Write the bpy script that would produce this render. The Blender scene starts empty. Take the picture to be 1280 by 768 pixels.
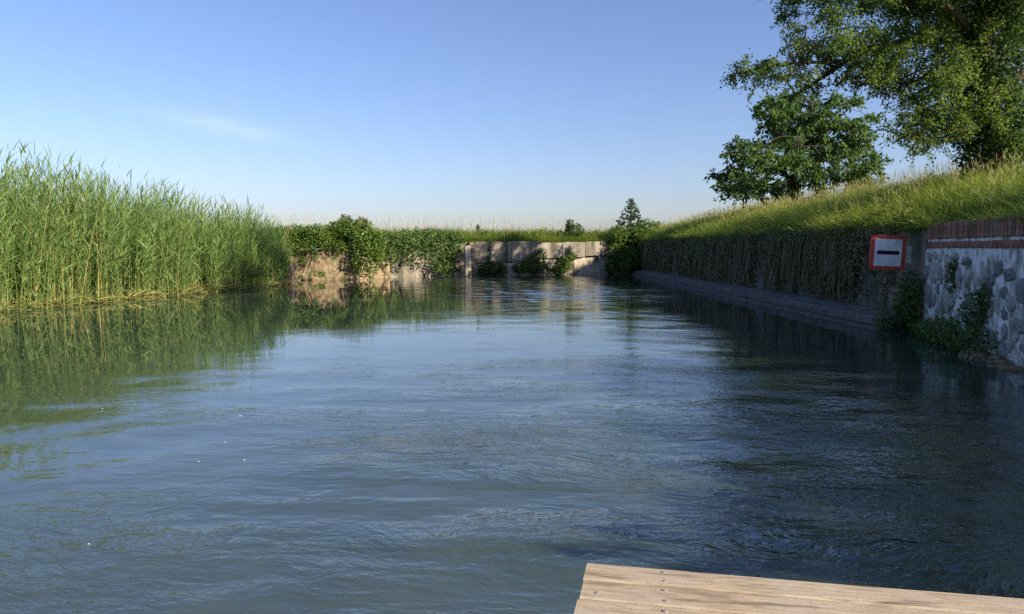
import bpy, bmesh, math, random
import numpy as np
from mathutils import Vector, Matrix, noise as mnoise

rng = np.random.default_rng(7)
random.seed(7)
R = math.radians
scene = bpy.context.scene
COL = scene.collection

# ------------------------------------------------------------------ camera
CAM = Vector((0, 0, 1.9)); PITCH = R(4.4); FPX = 960.0
cam_d = bpy.data.cameras.new('camera'); cam = bpy.data.objects.new('camera', cam_d); COL.objects.link(cam)
cam.location = CAM; cam.rotation_euler = (R(90) - PITCH, 0, 0)
cam_d.sensor_width = 36; cam_d.lens = 36 * FPX / 1280; cam_d.clip_start = .05; cam_d.clip_end = 6000
scene.camera = cam

# ------------------------------------------------------------------ sky and sun
SUN_EL = R(22.5); SUN_AZ = R(121)          # azimuth from +Y towards +X
world = bpy.data.worlds.new('World'); scene.world = world; world.use_nodes = True
wn = world.node_tree.nodes; wl = world.node_tree.links; wn.clear()
sky = wn.new('ShaderNodeTexSky'); sky.sky_type = 'NISHITA'; sky.sun_disc = False
sky.sun_elevation = SUN_EL; sky.sun_rotation = SUN_AZ
sky.air_density = 1.0; sky.dust_density = 1.0; sky.ozone_density = 4.0; sky.altitude = 50
bg = wn.new('ShaderNodeBackground'); bg.inputs[1].default_value = .086
wo = wn.new('ShaderNodeOutputWorld')
# one faint high wisp of cirrus
tc = wn.new('ShaderNodeTexCoord')
def wmath(op, a, b=None):
    n = wn.new('ShaderNodeMath'); n.operation = op
    for k, v in enumerate((a, b)):
        if v is None: continue
        if isinstance(v, (int, float)): n.inputs[k].default_value = v
        else: wl.new(v, n.inputs[k])
    return n.outputs[0]
def wdot(v):
    n = wn.new('ShaderNodeVectorMath'); n.operation = 'DOT_PRODUCT'; n.inputs[1].default_value = v; wl.new(tc.outputs['Generated'], n.inputs[0]); return n.outputs['Value']
cdir = Vector((-.365, 1.0, .155)).normalized(); crt = Vector((cdir.y, -cdir.x, 0)).normalized(); cup = crt.cross(cdir)
cu = wdot(crt); cv = wmath('ADD', wdot(cup), wmath('MULTIPLY', cu, .16))
blob = wmath('EXPONENT', wmath('MULTIPLY', wmath('ADD', wmath('POWER', wmath('MULTIPLY', cu, 15), 2), wmath('POWER', wmath('MULTIPLY', cv, 95), 2)), -1))
mp = wn.new('ShaderNodeMapping'); mp.inputs['Scale'].default_value = (14, 14, 70); nz = wn.new('ShaderNodeTexNoise'); nz.inputs['Scale'].default_value = 1.3; nz.inputs['Detail'].default_value = 6
wl.new(tc.outputs['Generated'], mp.inputs[0]); wl.new(mp.outputs[0], nz.inputs[0])
wisp = wmath('MULTIPLY', wmath('MULTIPLY', blob, nz.outputs[0]), .2)
mx = wn.new('ShaderNodeMix'); mx.data_type = 'RGBA'; mx.inputs[7].default_value = (8.5, 8.8, 9.4, 1)
wl.new(wisp, mx.inputs[0]); wb = wn.new('ShaderNodeMix'); wb.data_type = 'RGBA'; wb.blend_type = 'MULTIPLY'; wb.inputs[0].default_value = 1; wb.inputs[7].default_value = (1.06, .955, 1.07, 1)
wl.new(sky.outputs[0], wb.inputs[6]); wl.new(wb.outputs[2], mx.inputs[6]); wl.new(mx.outputs[2], bg.inputs[0]); wl.new(bg.outputs[0], wo.inputs[0])
sun_d = bpy.data.lights.new('sun', 'SUN'); sun_d.energy = 5.0; sun_d.angle = R(.55); sun_d.color = (1, .86, .66)
sun = bpy.data.objects.new('sun', sun_d); COL.objects.link(sun)
SUNDIR = Vector((math.sin(SUN_AZ) * math.cos(SUN_EL), math.cos(SUN_AZ) * math.cos(SUN_EL), math.sin(SUN_EL)))
sun.rotation_euler = SUNDIR.to_track_quat('Z', 'Y').to_euler()
vs = scene.view_settings; vs.view_transform = 'Standard'; vs.look = 'None'; vs.exposure = 1.0; vs.gamma = 1; vs.use_curve_mapping = False
scene.cycles.use_denoising = False
scene.cycles.max_bounces = 7; scene.cycles.diffuse_bounces = 3; scene.cycles.glossy_bounces = 3
scene.cycles.transmission_bounces = 4; scene.cycles.transparent_max_bounces = 4; scene.cycles.caustics_reflective = False

# ------------------------------------------------------------------ pixel helpers (1280 x 768 photograph)
def ray(px, py):
    a = (px - 640) / FPX; b = -(py - 384) / FPX
    return Vector((a, math.cos(PITCH) + b * math.sin(PITCH), -math.sin(PITCH) + b * math.cos(PITCH)))
def at(px, py, D):
    d = ray(px, py); return CAM + d * (D / d.y)
def at_z(px, py, z):
    d = ray(px, py); return CAM + d * ((z - CAM.z) / d.z)

# ------------------------------------------------------------------ material helpers
def newmat(name):
    m = bpy.data.materials.new(name); m.use_nodes = True; nt = m.node_tree; nt.nodes.clear()
    out = nt.nodes.new('ShaderNodeOutputMaterial')
    return m, nt, out
def N(nt, kind, **kw):
    n = nt.nodes.new(kind)
    for k, v in kw.items():
        if k.startswith('i_'): n.inputs[k[2:].replace('_', ' ')].default_value = v
        else: setattr(n, k, v)
    return n
def ramp(nt, stops, fac=None):
    n = nt.nodes.new('ShaderNodeValToRGB'); e = n.color_ramp.elements
    while len(e) < len(stops): e.new(.5)
    for el, (p, c) in zip(e, stops): el.position = p; el.color = (c[0], c[1], c[2], 1)
    if fac is not None: nt.links.new(fac, n.inputs[0])
    return n
def leafmat(name, cols, transl=.35, rough=.5, spec=.25, trans_gain=1.3):
    """cols: ramp over the per-face random 'tint' attribute"""
    m, nt, out = newmat(name)
    a = N(nt, 'ShaderNodeAttribute', attribute_name='tint')
    r = ramp(nt, [(i / (len(cols) - 1), c) for i, c in enumerate(cols)], a.outputs['Fac'])
    p = N(nt, 'ShaderNodeBsdfPrincipled'); p.inputs['Roughness'].default_value = rough
    p.inputs['Specular IOR Level'].default_value = spec
    nt.links.new(r.outputs[0], p.inputs['Base Color'])
    if transl > 0:
        t = N(nt, 'ShaderNodeBsdfTranslucent')
        g = N(nt, 'ShaderNodeMix', data_type='RGBA', blend_type='MULTIPLY'); g.inputs[0].default_value = 1
        g.inputs[7].default_value = (trans_gain, trans_gain * 1.05, trans_gain * .5, 1)
        nt.links.new(r.outputs[0], g.inputs[6]); nt.links.new(g.outputs[2], t.inputs[0])
        ms = N(nt, 'ShaderNodeMixShader'); ms.inputs[0].default_value = transl
        nt.links.new(p.outputs[0], ms.inputs[1]); nt.links.new(t.outputs[0], ms.inputs[2]); nt.links.new(ms.outputs[0], out.inputs[0])
    else: nt.links.new(p.outputs[0], out.inputs[0])
    return m
def roughmat(name, stops, scale=2.0, detail=8, rough=.9, bump=.4, bscale=12, stretch=(1, 1, 1), coord='Object', dist=.4, extra=None):
    """noise-coloured matt surface. extra = (colour, scale, threshold lo, hi, stretch) stains or patches with a shape of their own"""
    m, nt, out = newmat(name)
    tcn = N(nt, 'ShaderNodeTexCoord'); mpn = N(nt, 'ShaderNodeMapping'); mpn.inputs['Scale'].default_value = stretch
    nt.links.new(tcn.outputs[coord], mpn.inputs[0])
    n1 = N(nt, 'ShaderNodeTexNoise'); n1.inputs['Scale'].default_value = scale; n1.inputs['Detail'].default_value = detail
    n1.inputs['Distortion'].default_value = dist; n1.inputs['Roughness'].default_value = .62
    nt.links.new(mpn.outputs[0], n1.inputs[0])
    col = ramp(nt, stops, n1.outputs[0]).outputs[0]
    for ex in (extra or []):
        c, s, lo, hi, st = ex
        mp2 = N(nt, 'ShaderNodeMapping'); mp2.inputs['Scale'].default_value = st; nt.links.new(tcn.outputs[coord], mp2.inputs[0])
        n3 = N(nt, 'ShaderNodeTexNoise'); n3.inputs['Scale'].default_value = s; n3.inputs['Detail'].default_value = 6
        nt.links.new(mp2.outputs[0], n3.inputs[0])
        rr = ramp(nt, [(lo, (0, 0, 0)), (hi, (1, 1, 1))], n3.outputs[0])
        mxn = N(nt, 'ShaderNodeMix', data_type='RGBA'); mxn.inputs[7].default_value = (*c, 1)
        nt.links.new(rr.outputs[0], mxn.inputs[0]); nt.links.new(col, mxn.inputs[6]); col = mxn.outputs[2]
    p = N(nt, 'ShaderNodeBsdfPrincipled'); p.inputs['Roughness'].default_value = rough; p.inputs['Specular IOR Level'].default_value = .25
    nt.links.new(col, p.inputs['Base Color'])
    n2 = N(nt, 'ShaderNodeTexNoise'); n2.inputs['Scale'].default_value = bscale; n2.inputs['Detail'].default_value = 6
    nt.links.new(mpn.outputs[0], n2.inputs[0])
    b = N(nt, 'ShaderNodeBump'); b.inputs['Strength'].default_value = bump; b.inputs['Distance'].default_value = .04
    nt.links.new(n2.outputs[0], b.inputs['Height']); nt.links.new(b.outputs[0], p.inputs['Normal'])
    nt.links.new(p.outputs[0], out.inputs[0])
    return m
def randmat(name, stops, rough=.9, bump=.3, bscale=20, grain=.35):
    """matt surface whose base tone differs from object to object (bricks, stones, planks)"""
    m, nt, out = newmat(name)
    oi = N(nt, 'ShaderNodeObjectInfo'); r = ramp(nt, stops, oi.outputs['Random'])
    tcn = N(nt, 'ShaderNodeTexCoord')
    n1 = N(nt, 'ShaderNodeTexNoise'); n1.inputs['Scale'].default_value = bscale * .5; n1.inputs['Detail'].default_value = 8
    nt.links.new(tcn.outputs['Object'], n1.inputs[0])
    g = ramp(nt, [(.3, (1 - grain,) * 3), (.7, (1 + grain,) * 3)], n1.outputs[0])
    mxn = N(nt, 'ShaderNodeMix', data_type='RGBA', blend_type='MULTIPLY'); mxn.inputs[0].default_value = 1
    nt.links.new(r.outputs[0], mxn.inputs[6]); nt.links.new(g.outputs[0], mxn.inputs[7])
    p = N(nt, 'ShaderNodeBsdfPrincipled'); p.inputs['Roughness'].default_value = rough; p.inputs['Specular IOR Level'].default_value = .25
    nt.links.new(mxn.outputs[2], p.inputs['Base Color'])
    n2 = N(nt, 'ShaderNodeTexNoise'); n2.inputs['Scale'].default_value = bscale; n2.inputs['Detail'].default_value = 6
    nt.links.new(tcn.outputs['Object'], n2.inputs[0])
    b = N(nt, 'ShaderNodeBump'); b.inputs['Strength'].default_value = bump; b.inputs['Distance'].default_value = .02
    nt.links.new(n2.outputs[0], b.inputs['Height']); nt.links.new(b.outputs[0], p.inputs['Normal'])
    nt.links.new(p.outputs[0], out.inputs[0])
    return m
def plain(name, c, rough=.6, metal=0, spec=.4):
    return roughmat(name, [(.3, tuple(x * .82 for x in c)), (.7, tuple(min(1, x * 1.12) for x in c))], scale=6, rough=rough, bump=.08, bscale=30)

# ------------------------------------------------------------------ materials
M = {}
M['reed'] = leafmat('reed_leaf', [(.07, .13, .038), (.12, .21, .06), (.18, .285, .085), (.27, .33, .125)], .42)
M['reed_stem'] = leafmat('reed_stem', [(.09, .14, .035), (.2, .22, .06), (.33, .27, .1), (.42, .32, .13)], 0, .55)
M['dry'] = leafmat('dry_straw', [(.3, .25, .1), (.42, .36, .17), (.5, .42, .24)], .25)
M['grass'] = leafmat('bank_grass', [(.085, .15, .028), (.16, .24, .04), (.26, .32, .065), (.38, .38, .12)], .42)
M['grass_dark'] = leafmat('lush_grass', [(.04, .085, .018), (.065, .125, .025), (.1, .16, .03)], .35)
M['leaf_big'] = leafmat('acacia_leaf', [(.055, .105, .03), (.09, .155, .042), (.14, .215, .052), (.23, .29, .065)], .48, .6, .15)
M['leaf_ivy'] = leafmat('ivy_leaf', [(.022, .046, .014), (.036, .07, .02), (.06, .1, .026)], .25, .65, .15)
M['leaf_mid'] = leafmat('maple_leaf', [(.05, .1, .034), (.08, .15, .046), (.13, .205, .055)], .38, .6, .2)
M['leaf_shrub'] = leafmat('shrub_leaf', [(.055, .105, .02), (.1, .17, .03), (.17, .24, .045)], .36)
M['leaf_dark'] = leafmat('dark_shrub_leaf', [(.035, .07, .02), (.06, .105, .028), (.09, .145, .04)], .32)
M['leaf_mix'] = leafmat('weed_leaf', [(.05, .09, .02), (.1, .14, .03), (.18, .2, .05), (.26, .24, .08)], .35)
M['leaf_weed'] = leafmat('waterside_weed_leaf', [(.06, .11, .035), (.1, .17, .05), (.16, .23, .075)], .35)
M['leaf_fir'] = leafmat('young_tree_leaf', [(.02, .05, .02), (.035, .075, .028), (.055, .1, .035)], .25)
M['hang'] = leafmat('hanging_creeper', [(.06, .062, .032), (.1, .105, .045), (.13, .135, .055), (.19, .155, .1), (.28, .235, .17)], .15, .7)
M['bark'] = roughmat('bark', [(.3, (.05, .04, .03)), (.7, (.13, .105, .08))], 6, stretch=(3, 3, .6), bump=.9, bscale=14)
M['soil'] = roughmat('soil', [(.3, (.06, .06, .025)), (.55, (.1, .1, .035)), (.75, (.16, .14, .06))], 1.2, bump=.6)
M['concrete_dark'] = roughmat('grimy_concrete', [(.25, (.07, .066, .058)), (.5, (.15, .14, .125)), (.75, (.28, .26, .235))], 1.6, stretch=(1, 1, .35), bump=.7, bscale=9,
    extra=[((.02, .024, .014), 2.2, .5, .68, (1, 1, .25))])
M['concrete_led'] = roughmat('wet_kerb_concrete', [(.3, (.07, .07, .065)), (.7, (.19, .185, .17))], 3, bump=.5, bscale=14)
M['concrete_mid'] = roughmat('weathered_concrete', [(.25, (.14, .125, .1)), (.5, (.25, .225, .18)), (.75, (.38, .34, .28))], 1.3, stretch=(1, 1, .3), bump=.5,
    extra=[((.05, .05, .042), 1.5, .5, .7, (1, 1, .12))])
M['tan'] = roughmat('crumbling_plaster', [(.25, (.1, .075, .045)), (.42, (.2, .15, .09)), (.58, (.3, .24, .15)), (.78, (.4, .335, .23))], 2.6, bump=1.0, bscale=9,
    extra=[((.3, .205, .12), 1.3, .55, .7, (1, 1, 1)), ((.09, .075, .045), 2.2, .54, .64, (1, 1, .8)), ((.1, .12, .05), 1.4, .57, .66, (1, 1, .5))])
M['render_white'] = roughmat('stained_render', [(.25, (.2, .17, .12)), (.5, (.42, .37, .29)), (.75, (.6, .55, .46))], 1.4, bump=.6,
    extra=[((.08, .08, .05), 1.8, .52, .64, (1, 1, .5))])
M['mortar'] = roughmat('white_mortar', [(.25, (.5, .5, .49)), (.5, (.72, .72, .71)), (.75, (.84, .84, .83))], 2.2, bump=.8, bscale=8,
    extra=[((.34, .33, .3), 4.5, .5, .6, (1, 1, .6)), ((.24, .235, .2), 1.6, .54, .66, (1, 1, .5)), ((.1, .12, .06), 1.1, .6, .7, (1, 1, .4))])
M['stone'] = randmat('field_stone', [(0, (.17, .175, .18)), (.4, (.28, .28, .275)), (.7, (.38, .37, .34)), (1, (.48, .46, .4))], bump=.6, bscale=9)
M['brick'] = randmat('old_brick', [(0, (.2, .095, .07)), (.5, (.3, .14, .1)), (.85, (.38, .19, .135)), (1, (.23, .16, .13))], bump=.5, bscale=25)
M['old_edge'] = randmat('dull_edge_brick', [(0, (.16, .13, .1)), (.6, (.24, .18, .13)), (1, (.3, .26, .2))])
M['sign_red'] = plain('sign_red', (.55, .085, .06), .55)
M['sign_white'] = plain('sign_white', (.78, .79, .8), .4)
M['sign_black'] = plain('sign_black', (.012, .012, .02), .5)
M['steel'] = plain('galvanised_steel', (.62, .63, .62), .5)
M['screw'] = plain('zinc_screw', (.3, .27, .24), .5)
M['stake_red'] = plain('faded_red_paint', (.5, .2, .14), .8)
M['stake_white'] = plain('faded_white_paint', (.62, .52, .45), .8)
M['petal'] = plain('pale_fluff', (.7, .7, .66), .8)

def wood_material():
    m, nt, out = newmat('weathered_deck_wood')
    tcn = N(nt, 'ShaderNodeTexCoord'); oi = N(nt, 'ShaderNodeObjectInfo')
    off = N(nt, 'ShaderNodeVectorMath', operation='SCALE'); off.inputs[0].default_value = (9, 31, 17); nt.links.new(oi.outputs['Random'], off.inputs['Scale'])
    add = N(nt, 'ShaderNodeVectorMath', operation='ADD'); nt.links.new(tcn.outputs['Object'], add.inputs[0]); nt.links.new(off.outputs[0], add.inputs[1])
    def tex(sx, sy, scale, detail=8, dist=.8):
        mpn = N(nt, 'ShaderNodeMapping'); mpn.inputs['Scale'].default_value = (sx, sy, sy); nt.links.new(add.outputs[0], mpn.inputs[0])
        n = N(nt, 'ShaderNodeTexNoise'); n.inputs['Scale'].default_value = scale; n.inputs['Detail'].default_value = detail; n.inputs['Distortion'].default_value = dist
        nt.links.new(mpn.outputs[0], n.inputs[0]); return n.outputs[0]
    grain = tex(1.6, 15, 3.0, 10, 1.4); blot = tex(1.3, 3.2, 2.6, 7); crack = tex(1.1, 11, 1.6, 6, .5); speck = tex(20, 20, 6, 4)
    base = ramp(nt, [(.28, (.28, .215, .14)), (.48, (.41, .33, .225)), (.7, (.52, .43, .305))], grain).outputs[0]
    def mixin(col, fac, c, mode='MIX'):
        mxn = N(nt, 'ShaderNodeMix', data_type='RGBA', blend_type=mode); mxn.inputs[7].default_value = (*c, 1)
        nt.links.new(fac, mxn.inputs[0]); nt.links.new(col, mxn.inputs[6]); return mxn.outputs[2]
    col = mixin(base, ramp(nt, [(.45, (0, 0, 0)), (.75, (.75, .75, .75))], blot).outputs[0], (.47, .41, .33))
    col = mixin(col, ramp(nt, [(.59, (0, 0, 0)), (.67, (.85, .85, .85))], crack).outputs[0], (.11, .07, .04))
    col = mixin(col, ramp(nt, [(.54, (0, 0, 0)), (.7, (.6, .6, .6))], speck).outputs[0], (.2, .145, .095))
    col = mixin(col, ramp(nt, [(.3, (.75, .75, .75)), (.42, (0, 0, 0))], blot).outputs[0], (.24, .18, .125))
    p = N(nt, 'ShaderNodeBsdfPrincipled'); p.inputs['Roughness'].default_value = .78; p.inputs['Specular IOR Level'].default_value = .25
    nt.links.new(col, p.inputs['Base Color'])
    sm = N(nt, 'ShaderNodeMath', operation='SUBTRACT'); nt.links.new(grain, sm.inputs[0]); nt.links.new(crack, sm.inputs[1])
    b = N(nt, 'ShaderNodeBump'); b.inputs['Strength'].default_value = .55; b.inputs['Distance'].default_value = .006
    nt.links.new(sm.outputs[0], b.inputs['Height']); nt.links.new(b.outputs[0], p.inputs['Normal']); nt.links.new(p.outputs[0], out.inputs[0])
    return m
M['wood'] = wood_material()

def water_material():
    m, nt, out = newmat('canal_water')
    geo = N(nt, 'ShaderNodeNewGeometry'); P = geo.outputs['Position']
    def warp(src, scale, amt):
        n = N(nt, 'ShaderNodeTexNoise'); n.inputs['Scale'].default_value = scale; n.inputs['Detail'].default_value = 3; nt.links.new(src, n.inputs[0])
        s = N(nt, 'ShaderNodeVectorMath', operation='SUBTRACT'); s.inputs[1].default_value = (.5, .5, .5); nt.links.new(n.outputs['Color'], s.inputs[0])
        k = N(nt, 'ShaderNodeVectorMath', operation='SCALE'); k.inputs['Scale'].default_value = amt; nt.links.new(s.outputs[0], k.inputs[0])
        a = N(nt, 'ShaderNodeVectorMath', operation='ADD'); nt.links.new(src, a.inputs[0]); nt.links.new(k.outputs[0], a.inputs[1]); return a.outputs[0]
    def tex(src, sx, sy, rot, scale, detail, rough=.5, dist=0):
        mpn = N(nt, 'ShaderNodeMapping'); mpn.inputs['Scale'].default_value = (sx, sy, 1); mpn.inputs['Rotation'].default_value = (0, 0, R(rot)); nt.links.new(src, mpn.inputs[0])
        n = N(nt, 'ShaderNodeTexNoise'); n.inputs['Scale'].default_value = scale; n.inputs['Detail'].default_value = detail
        n.inputs['Roughness'].default_value = rough; n.inputs['Distortion'].default_value = dist; nt.links.new(mpn.outputs[0], n.inputs[0]); return n.outputs[0]
    def mul(a, b):
        n = N(nt, 'ShaderNodeMath', operation='MULTIPLY')
        for i, v in enumerate((a, b)):
            if isinstance(v, (int, float)): n.inputs[i].default_value = v
            else: nt.links.new(v, n.inputs[i])
        return n.outputs[0]
    def addm(a, b):
        n = N(nt, 'ShaderNodeMath', operation='ADD'); nt.links.new(a, n.inputs[0]); nt.links.new(b, n.inputs[1]); return n.outputs[0]
    W = warp(P, .35, 2.2)
    swell = tex(W, 1, .8, 0, .45, 2)
    mid = tex(W, .7, 1.3, 12, 1.5, 3, .5, .5)
    rip = tex(W, .7, 1.5, -8, 5.0, 3, .55, .3)
    fine = tex(W, .8, 1.3, 20, 16, 2, .5)
    # rough water in the race down the middle and right, calm water along the reeds and at the near left
    sep = N(nt, 'ShaderNodeSeparateXYZ'); nt.links.new(P, sep.inputs[0])
    xm = N(nt, 'ShaderNodeMapRange', interpolation_type='SMOOTHSTEP'); xm.inputs['From Min'].default_value = -6.5; xm.inputs['From Max'].default_value = .5
    patch = tex(P, 1, 1, 0, .22, 3); pk = N(nt, 'ShaderNodeMath', operation='MULTIPLY_ADD'); nt.links.new(patch, pk.inputs[0]); pk.inputs[1].default_value = 9; nt.links.new(sep.outputs[0], pk.inputs[2])
    of = N(nt, 'ShaderNodeMath', operation='SUBTRACT'); nt.links.new(pk.outputs[0], of.inputs[0]); of.inputs[1].default_value = 4.5
    nt.links.new(of.outputs[0], xm.inputs['Value']); mask = xm.outputs[0]
    calm = N(nt, 'ShaderNodeMapRange'); nt.links.new(mask, calm.inputs['Value']); calm.inputs['To Min'].default_value = .05
    gust = ramp(nt, [(.38, (.3, .3, .3)), (.6, (1.2, 1.2, 1.2))], tex(P, .6, 1.6, 10, .5, 4)).outputs[0]
    yn = N(nt, 'ShaderNodeMath', operation='DIVIDE'); nt.links.new(sep.outputs[1], yn.inputs[0]); yn.inputs[1].default_value = 60
    far = ramp(nt, [(.06, (1.8,) * 3), (.13, (1.35,) * 3), (.23, (.28,) * 3), (.42, (.16,) * 3), (.55, (.5,) * 3), (.9, (.6,) * 3)], yn.outputs[0])
    chop = N(nt, 'ShaderNodeMapRange', interpolation_type='SMOOTHSTEP'); nt.links.new(of.outputs[0], chop.inputs['Value']); chop.inputs['From Min'].default_value = .5; chop.inputs['From Max'].default_value = 4.5; chop.inputs['To Min'].default_value = 0; chop.inputs['To Max'].default_value = .7
    gust = addm(gust, chop.outputs[0])
    lee = N(nt, 'ShaderNodeMapRange', interpolation_type='SMOOTHSTEP'); nt.links.new(of.outputs[0], lee.inputs['Value']); lee.inputs['From Min'].default_value = 4.5; lee.inputs['From Max'].default_value = 7.0; lee.inputs['To Min'].default_value = 1; lee.inputs['To Max'].default_value = .22
    amp = mul(mul(mul(calm.outputs[0], gust), far.outputs[0]), lee.outputs[0])
    h = addm(mul(mul(swell, far.outputs[0]), .06), addm(mul(mul(mul(mid, amp), far.outputs[0]), .06), addm(mul(mul(rip, amp), .042), mul(mul(fine, amp), .02))))
    b = N(nt, 'ShaderNodeBump'); b.inputs['Strength'].default_value = 1.0; b.inputs['Distance'].default_value = WAVE; nt.links.new(h, b.inputs['Height'])
    p = N(nt, 'ShaderNodeBsdfPrincipled'); p.inputs['Roughness'].default_value = .012; p.inputs['IOR'].default_value = 1.6
    murk = ramp(nt, [(.35, (.024, .043, .033)), (.65, (.036, .056, .043))], tex(P, 1, 1, 0, .4, 4)).outputs[0]
    p.subsurface_method = 'BURLEY'; p.inputs['Subsurface Weight'].default_value = 0; p.inputs['Subsurface Radius'].default_value = (1, 1.2, 1.2); p.inputs['Subsurface Scale'].default_value = .8
    # paler, mottled water colour over a broad patch in the middle
    def bump1d(src, lo, hi, soft):
        a = N(nt, 'ShaderNodeMapRange', interpolation_type='SMOOTHSTEP'); a.inputs['From Min'].default_value = lo - soft; a.inputs['From Max'].default_value = lo + soft; nt.links.new(src, a.inputs['Value'])
        c = N(nt, 'ShaderNodeMapRange', interpolation_type='SMOOTHSTEP'); c.inputs['From Min'].default_value = hi - soft; c.inputs['From Max'].default_value = hi + soft; c.inputs['To Min'].default_value = 1; c.inputs['To Max'].default_value = 0; nt.links.new(src, c.inputs['Value'])
        return mul(a.outputs[0], c.outputs[0])
    sw = N(nt, 'ShaderNodeSeparateXYZ'); nt.links.new(W, sw.inputs[0])
    pale_mid = mul(mul(bump1d(sw.outputs[0], -5, 2.0, 2.0), bump1d(sw.outputs[1], 0, 22, 7)), ramp(nt, [(.3, (.35,) * 3), (.7, (1,) * 3)], tex(W, 1, 1, 0, .9, 5)).outputs[0])
    am = N(nt, 'ShaderNodeMix', data_type='RGBA'); am.inputs[7].default_value = (.062, .088, .076, 1); nt.links.new(pale_mid, am.inputs[0]); nt.links.new(murk, am.inputs[6]); murk = am.outputs[2]
    nt.links.new(murk, p.inputs['Base Color']); nt.links.new(b.outputs[0], p.inputs['Normal']); nt.links.new(p.outputs[0], out.inputs[0])
    return m
WAVE = .24
M['water'] = water_material()

# ------------------------------------------------------------------ mesh helpers
def link(name, me, mat, parent=None):
    o = bpy.data.objects.new(name, me); COL.objects.link(o)
    if mat is not None and not me.materials: me.materials.append(M[mat] if isinstance(mat, str) else mat)
    if parent is not None: o.parent = parent
    return o
def tag(o, label=None, cat=None, group=None, kind=None):
    for k, v in (('label', label), ('category', cat), ('group', group), ('kind', kind)):
        if v: o[k] = v
    return o
def empty(name, loc=(0, 0, 0), rz=0):
    o = bpy.data.objects.new(name, None); COL.objects.link(o); o.location = loc; o.rotation_euler = (0, 0, rz); o.empty_display_size = .2
    return o
def mesh_np(name, V, F, tint=None, smooth=False):
    """V (n,3); F (m,k) all faces of the same size; tint (n,)"""
    me = bpy.data.meshes.new(name); V = np.ascontiguousarray(V, dtype=np.float32); F = np.ascontiguousarray(F, dtype=np.int32)
    k = F.shape[1]
    me.vertices.add(len(V)); me.vertices.foreach_set('co', V.ravel())
    me.loops.add(F.size); me.loops.foreach_set('vertex_index', F.ravel())
    me.polygons.add(len(F)); me.polygons.foreach_set('loop_start', np.arange(0, F.size, k, dtype=np.int32)); me.polygons.foreach_set('loop_total', np.full(len(F), k, dtype=np.int32))
    if smooth: me.polygons.foreach_set('use_smooth', np.ones(len(F), dtype=bool))
    if tint is not None:
        a = me.attributes.new('tint', 'FLOAT', 'POINT'); a.data.foreach_set('value', np.ascontiguousarray(tint, dtype=np.float32))
    me.update(); me.validate()
    return me
class Acc:
    """collects quad pieces"""
    def __init__(s): s.V = []; s.F = []; s.T = []; s.n = 0
    def add(s, V, F, T):
        s.V.append(V); s.F.append(F + s.n); s.T.append(T); s.n += len(V)
    def mesh(s, name, smooth=False):
        return mesh_np(name, np.concatenate(s.V), np.concatenate(s.F), np.concatenate(s.T), smooth)
def nrm(a): return a / np.maximum(np.linalg.norm(a, axis=1, keepdims=True), 1e-9)
def blades(acc, base, d, L, w, curve, tint, segs=3, side=None, tipw=.08, belly=.0):
    n = len(base); L = L.reshape(-1, 1); w = w.reshape(-1, 1)
    if side is None: side = nrm(np.cross(d, rng.normal(size=(n, 3))))
    vs = []
    for i in range(segs + 1):
        t = i / segs
        ww = w * ((1 - t) * (1 - tipw) + tipw) * (1 if belly == 0 else (1 - belly) + belly * math.sin(math.pi * min(1, t * 1.2 + .15)))
        c = base + d * L * t + curve * L * t * t
        vs.append(c - side * ww / 2); vs.append(c + side * ww / 2)
    V = np.stack(vs, 1).reshape(-1, 3); m = 2 * (segs + 1)
    f = np.array([[2 * i, 2 * i + 1, 2 * i + 3, 2 * i + 2] for i in range(segs)])
    F = (f[None] + (np.arange(n) * m)[:, None, None]).reshape(-1, 4)
    acc.add(V, F, np.repeat(tint, m))
def leaves(acc, pos, L, w, tint, up=.3, fold=.15, axis=None, facing=None):
    """diamond leaves, one folded quad each"""
    n = len(pos); L = L.reshape(-1, 1); w = w.reshape(-1, 1)
    a = nrm(rng.normal(size=(n, 3)) * [1, 1, .6]) if axis is None else nrm(axis + rng.normal(size=(n, 3)) * .45)
    nn = rng.normal(size=(n, 3)) + np.array([0, 0, up * 3])
    if facing is not None: nn = rng.normal(size=(n, 3)) * .5 + facing
    s = nrm(np.cross(a, nn)); nn = nrm(np.cross(s, a))
    V = np.stack([pos, pos + a * L * .5 + s * w * .5 + nn * w * fold, pos + a * L - nn * L * .08, pos + a * L * .5 - s * w * .5 + nn * w * fold], 1).reshape(-1, 3)
    F = np.arange(4 * n).reshape(-1, 4)
    acc.add(V, F, np.repeat(tint, 4))
def tube(acc, pts, radii, sides=6, tint=.5):
    pts = np.array([list(p) for p in pts], float); n = len(pts); radii = np.broadcast_to(np.asarray(radii, float), (n,))
    tg = nrm(np.gradient(pts, axis=0)); ref = np.array([0, 0, 1.]) if abs(tg[0][2]) < .9 else np.array([1., 0, 0])
    V = []
    for i in range(n):
        s = np.cross(tg[i], ref); s /= max(np.linalg.norm(s), 1e-6); u = np.cross(s, tg[i])
        for k in range(sides):
            an = 2 * math.pi * k / sides; V.append(pts[i] + (s * math.cos(an) + u * math.sin(an)) * radii[i])
    F = [[i * sides + k, i * sides + (k + 1) % sides, (i + 1) * sides + (k + 1) % sides, (i + 1) * sides + k] for i in range(n - 1) for k in range(sides)]
    acc.add(np.array(V), np.array(F), np.full(len(V), tint))
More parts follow.
